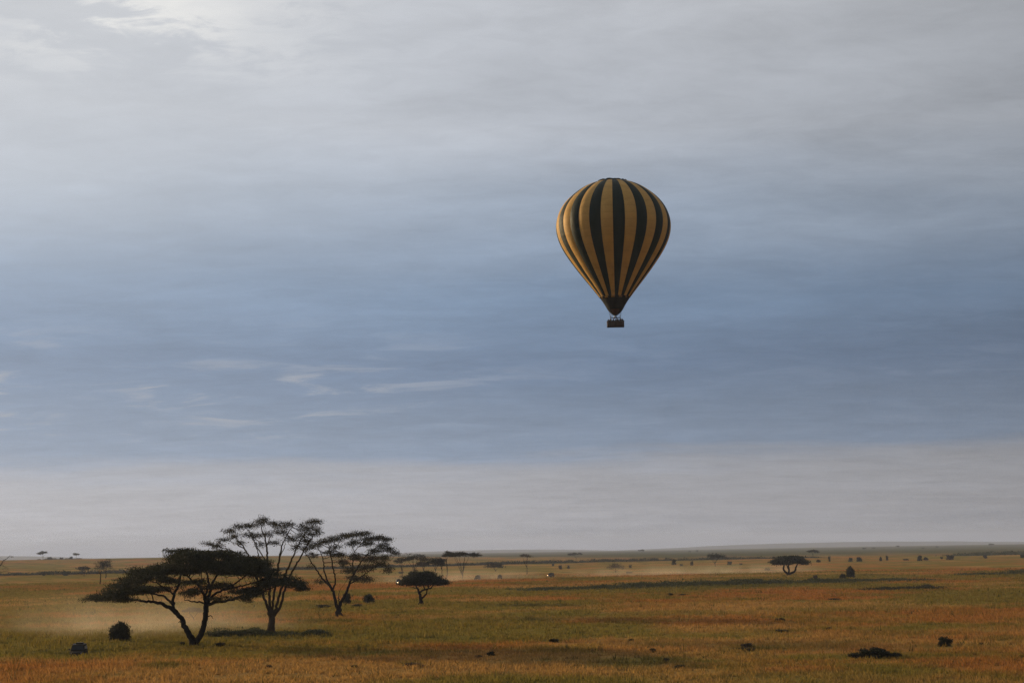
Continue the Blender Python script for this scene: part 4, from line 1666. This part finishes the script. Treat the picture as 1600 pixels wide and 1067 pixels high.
# ------------------------------------------------------------------ safari cars
M['paint_dark'] = simple_mat("dark_green_paint", (0.022, 0.019, 0.013), 0.8, 0.2, 2.0, spec=0.08)
M['paint_tan'] = simple_mat("dusty_paint", (0.035, 0.034, 0.030), 0.7, 0.25, 2.0, spec=0.4)
M['car_glass'] = simple_mat("car_glass", (0.02, 0.022, 0.024), 0.35, 0.1, 2.0, spec=0.15)
M['tyre'] = simple_mat("tyre", (0.015, 0.015, 0.015), 0.9, 0.2, 10)
M['black_trim'] = simple_mat("black_trim", (0.02, 0.02, 0.02), 0.6, 0.2, 10)
M['canvas'] = simple_mat("canvas", (0.025, 0.025, 0.022), 0.9, 0.2, 6)
M['lamp_off'] = simple_mat("lamp_glass", (0.12, 0.12, 0.12), 0.1, 0.05, 5, spec=0.6)
M['lamp_on'] = simple_mat("lit_headlamp", (0.8, 0.7, 0.5), 0.2, 0.0, 5, emit=((1.0, 0.72, 0.42), 9.0))


def prism(profile, w0, w1=None, zsplit=None):
    """side profile (x, z) extruded across y; the part above zsplit narrows to w1"""
    w1 = w1 or w0
    n = len(profile)
    v = []
    for s in (-1, 1):
        for (x, z) in profile:
            w = w0 if zsplit is None or z <= zsplit else w1
            v.append((x, s * w / 2, z))
    f = [tuple(range(n))[::1], tuple(range(n, 2 * n))[::-1]]
    f += [(k, k + n, (k + 1) % n + n, (k + 1) % n) for k in range(n)]
    return v, [tuple(reversed(q)) for q in f]


def car(name, loc, heading, paint, lit, label, group, lamps=2):
    """off-road safari car, front towards local +x"""
    root = empty(name, loc, heading)
    tag(root, label, "car", group)
    g = Geo()
    g.add(*prism([(-2.2, .52), (2.1, .52), (2.2, .62), (2.2, 1.02), (1.0, 1.14), (.98, 1.18), (-2.25, 1.18), (-2.25, .60)], 1.78))
    body = g.build('body', M[paint], root, bevel=.05)
    g = Geo()
    g.add(*prism([(.98, 1.182), (.55, 1.80), (-2.15, 1.80), (-2.25, 1.182)], 1.74, 1.52, 1.3))
    cab = g.build('cabin', M[paint], root, bevel=.04)
    # panes
    g = Geo()
    g.add([(.962, -.74, 1.25), (.962, .74, 1.25), (.60, .66, 1.77), (.60, -.66, 1.77)], [(0, 1, 2, 3)])
    for k in range(4):
        x, y, z = g.v[k]
        g.v[k] = (x + .03, y, z + .012)
    g.build('windscreen', M['car_glass'], cab)
    for s in (-1, 1):
        for (a, b2) in ((.48, -.30), (-.38, -1.15), (-1.23, -2.05)):
            g = Geo()
            yb, yt = s * (.868), s * (.783)
            g.add([(a + .12, yb, 1.27), (b2, yb, 1.27), (b2, yt, 1.70), (a - .10, yt, 1.70)], [(0, 1, 2, 3) if s > 0 else (3, 2, 1, 0)])
            g.build('side_window', M['car_glass'], cab)
    g = Geo()
    g.box((-.85, 0, 1.86), (2.5, 1.46, .05))
    g.tube([(-2.0, -.7, 1.93), (.3, -.7, 1.93)], [.03, .03], 5)
    g.tube([(-2.0, .7, 1.93), (.3, .7, 1.93)], [.03, .03], 5)
    g.build('roof_rack', M['black_trim'], root)
    g = Geo()
    g.box((-.9, .05, 1.99), (1.2, .9, .20))
    g.build('luggage', M['canvas'], root, bevel=.06)
    for x in (1.38, -1.42):
        for s in (-1, 1):
            g = Geo()
            pts, rr = [(0, -.13, 0), (0, -.10, 0), (0, .10, 0), (0, .13, 0)], [.33, .39, .39, .33]
            g.tube(pts, rr, 20)
            w = g.build('wheel', M['tyre'], root, True)
            w.location = (x, s * .80, .39)
            g = Geo()
            g.tube([(0, s * .125, 0), (0, s * .145, 0)], [.20, .17], 12)
            g.build('rim', M['steel'], w)
            g = Geo()
            n = 9
            P = [(.46 * math.cos(math.pi * k / n), 0, .46 * math.sin(math.pi * k / n) - .02) for k in range(n + 1)]
            v = []
            for p in P:
                v += [(p[0], s * .06, p[2]), (p[0], s * .20 - (0 if s > 0 else 0), p[2]), (p[0] * 1.08, s * .20, p[2] * 1.08 + .0), (p[0] * 1.08, s * .06, p[2] * 1.08)]
            q = []
            for k in range(n):
                for j in range(4):
                    q.append((k * 4 + j, k * 4 + (j + 1) % 4, (k + 1) * 4 + (j + 1) % 4, (k + 1) * 4 + j))
            g.add(v, q)
            a = g.build('wheel_arch', M['black_trim'], root)
            a.location = (x, s * .78, .39)
    g = Geo()
    g.box((2.27, 0, .60), (.16, 1.74, .16))
    g.tube([(2.30, -.5, .60), (2.36, -.5, 1.02), (2.36, .5, 1.02), (2.30, .5, .60)], [.035] * 4, 6)
    g.build('bumper', M['black_trim'], root)
    g = Geo()
    g.box((2.205, 0, .86), (.03, .78, .22))
    g.build('grille', M['black_trim'], root)
    for s in (-1, 1):
        g = Geo()
        g.tube([(2.19, s * .62, .87), (2.235, s * .62, .87), (2.26, s * .62, .87)], [.13, .13, .09], 12)
        g.build('headlight', M['lamp_on'] if lit and (lamps == 2 or s < 0) else M['lamp_off'], root, True)
        g = Geo()
        g.box((.85, s * 1.0, 1.32), (.06, .20, .16))
        g.build('mirror', M['black_trim'], root, bevel=.02)
    g = Geo()
    g.tube([(-2.26, 0, 1.12), (-2.46, 0, 1.12)], [.37, .37], 16)
    g.build('spare_wheel', M['tyre'], root, True)
    return root


def cars():
    G = "safari cars on the dusty track"
    p = on_ground(125.5, 209.5)
    car('safari_car', p, rad(-82), 'paint_dark', False, "dark car half sunk in the grass left of the large round bush", G)
    for (px, py, hd, lit, lab) in (
        (746, 906, rad(-100), False, "left dark car of the two driving past the distant tree clump"),
        (781, 905, rad(-88), False, "right dark car of the two, driving below the low round tree"),
        (860.5, 901.5, rad(-112), True, "dark car with a shining headlamp at the left end of the dust trail"),
        (623.0, 913, rad(-80), True, "car with bright headlamps half hidden by the small umbrella acacia's crown"),
    ):
        q = ground(px, py)
        car('safari_car', q, hd, 'paint_tan', lit, lab, G, 1 if px > 800 else 2)


cars()


# ------------------------------------------------------------------ dust and haze
def dust(name, label, path, half_w, height, dens, seed):
    """one soft cloud of dust: a closed box whose density falls off towards its faces"""
    a, b2 = [on_ground(px, y) for (px, y) in path]
    mid = (a + b2) / 2
    d = b2 - a
    ln = math.hypot(d.x, d.y) / 2
    g = Geo()
    g.box((0, 0, 0), (2, 2, 2))
    m = bpy.data.materials.new(name)
    m.use_nodes = True
    t = NT(m.node_tree)
    tc = t.n('ShaderNodeTexCoord').outputs['Object']
    sp = t.n('ShaderNodeSeparateXYZ')
    t.l(tc, sp.inputs[0])
    fx = t.step(t.math('ABSOLUTE', sp.outputs[0]), 0.35, 1.0, 1.0, 0.0)
    fy = t.step(t.math('ABSOLUTE', sp.outputs[1]), 0.0, 1.0, 1.0, 0.0)
    fz = t.step(sp.outputs[2], -0.9, 0.95, 1.0, 0.0)
    pos = t.n('ShaderNodeNewGeometry').outputs['Position']
    nz = t.noise(pos, 0.11, 4, 0.65)
    den = t.math('MULTIPLY', t.math('MULTIPLY', fx, fy), t.math('MULTIPLY', t.math('POWER', fz, 2.0), t.step(nz, 0.36, 0.66, 0.1, 1.7)))
    v = t.n('ShaderNodeVolumePrincipled')
    v.inputs['Color'].default_value = (0.92, 0.80, 0.62, 1)
    t.l(t.math('MULTIPLY', den, dens), v.inputs['Density'])
    v.inputs['Anisotropy'].default_value = 0.45
    o_ = t.n('ShaderNodeOutputMaterial')
    t.l(v.outputs[0], o_.inputs['Volume'])
    o = g.build(name, m)
    o.location = (mid.x, mid.y, mid.z + height - 0.3)
    o.scale = (ln, half_w, height)
    o.rotation_euler = (0, 0, math.atan2(d.y, d.x))
    tag(o, label, "dust", kind='stuff')
    return o


DUST = 1.0
dust('dust_cloud', "pale dust drifting behind the dark car and round the large bush", [(10, 252), (455, 284)], 33, 5.0, 0.012 * DUST, 1)
dust('dust_trail', "pale dust trail along the track across the middle distance", [(840, 720), (1330, 790)], 30, 4.0, 0.012 * DUST, 2)
dust('dust_trail', "pale dust trail between the cars and the distant tree clump", [(560, 640), (860, 735)], 26, 4.0, 0.010 * DUST, 3)


def haze():
    g = Geo()
    g.box((0, 0, 0), (32000, 32000, 126))
    m = bpy.data.materials.new("haze")
    m.use_nodes = True
    t = NT(m.node_tree)
    v = t.n('ShaderNodeVolumePrincipled')
    v.inputs['Color'].default_value = (0.66, 0.76, 1.0, 1)
    v.inputs['Density'].default_value = 7.0e-5
    v.inputs['Anisotropy'].default_value = 0.0
    o_ = t.n('ShaderNodeOutputMaterial')
    t.l(v.outputs[0], o_.inputs['Volume'])
    o = g.build('haze', m)
    o.location = (0, 0, 53)
    tag(o, kind='stuff')


haze()
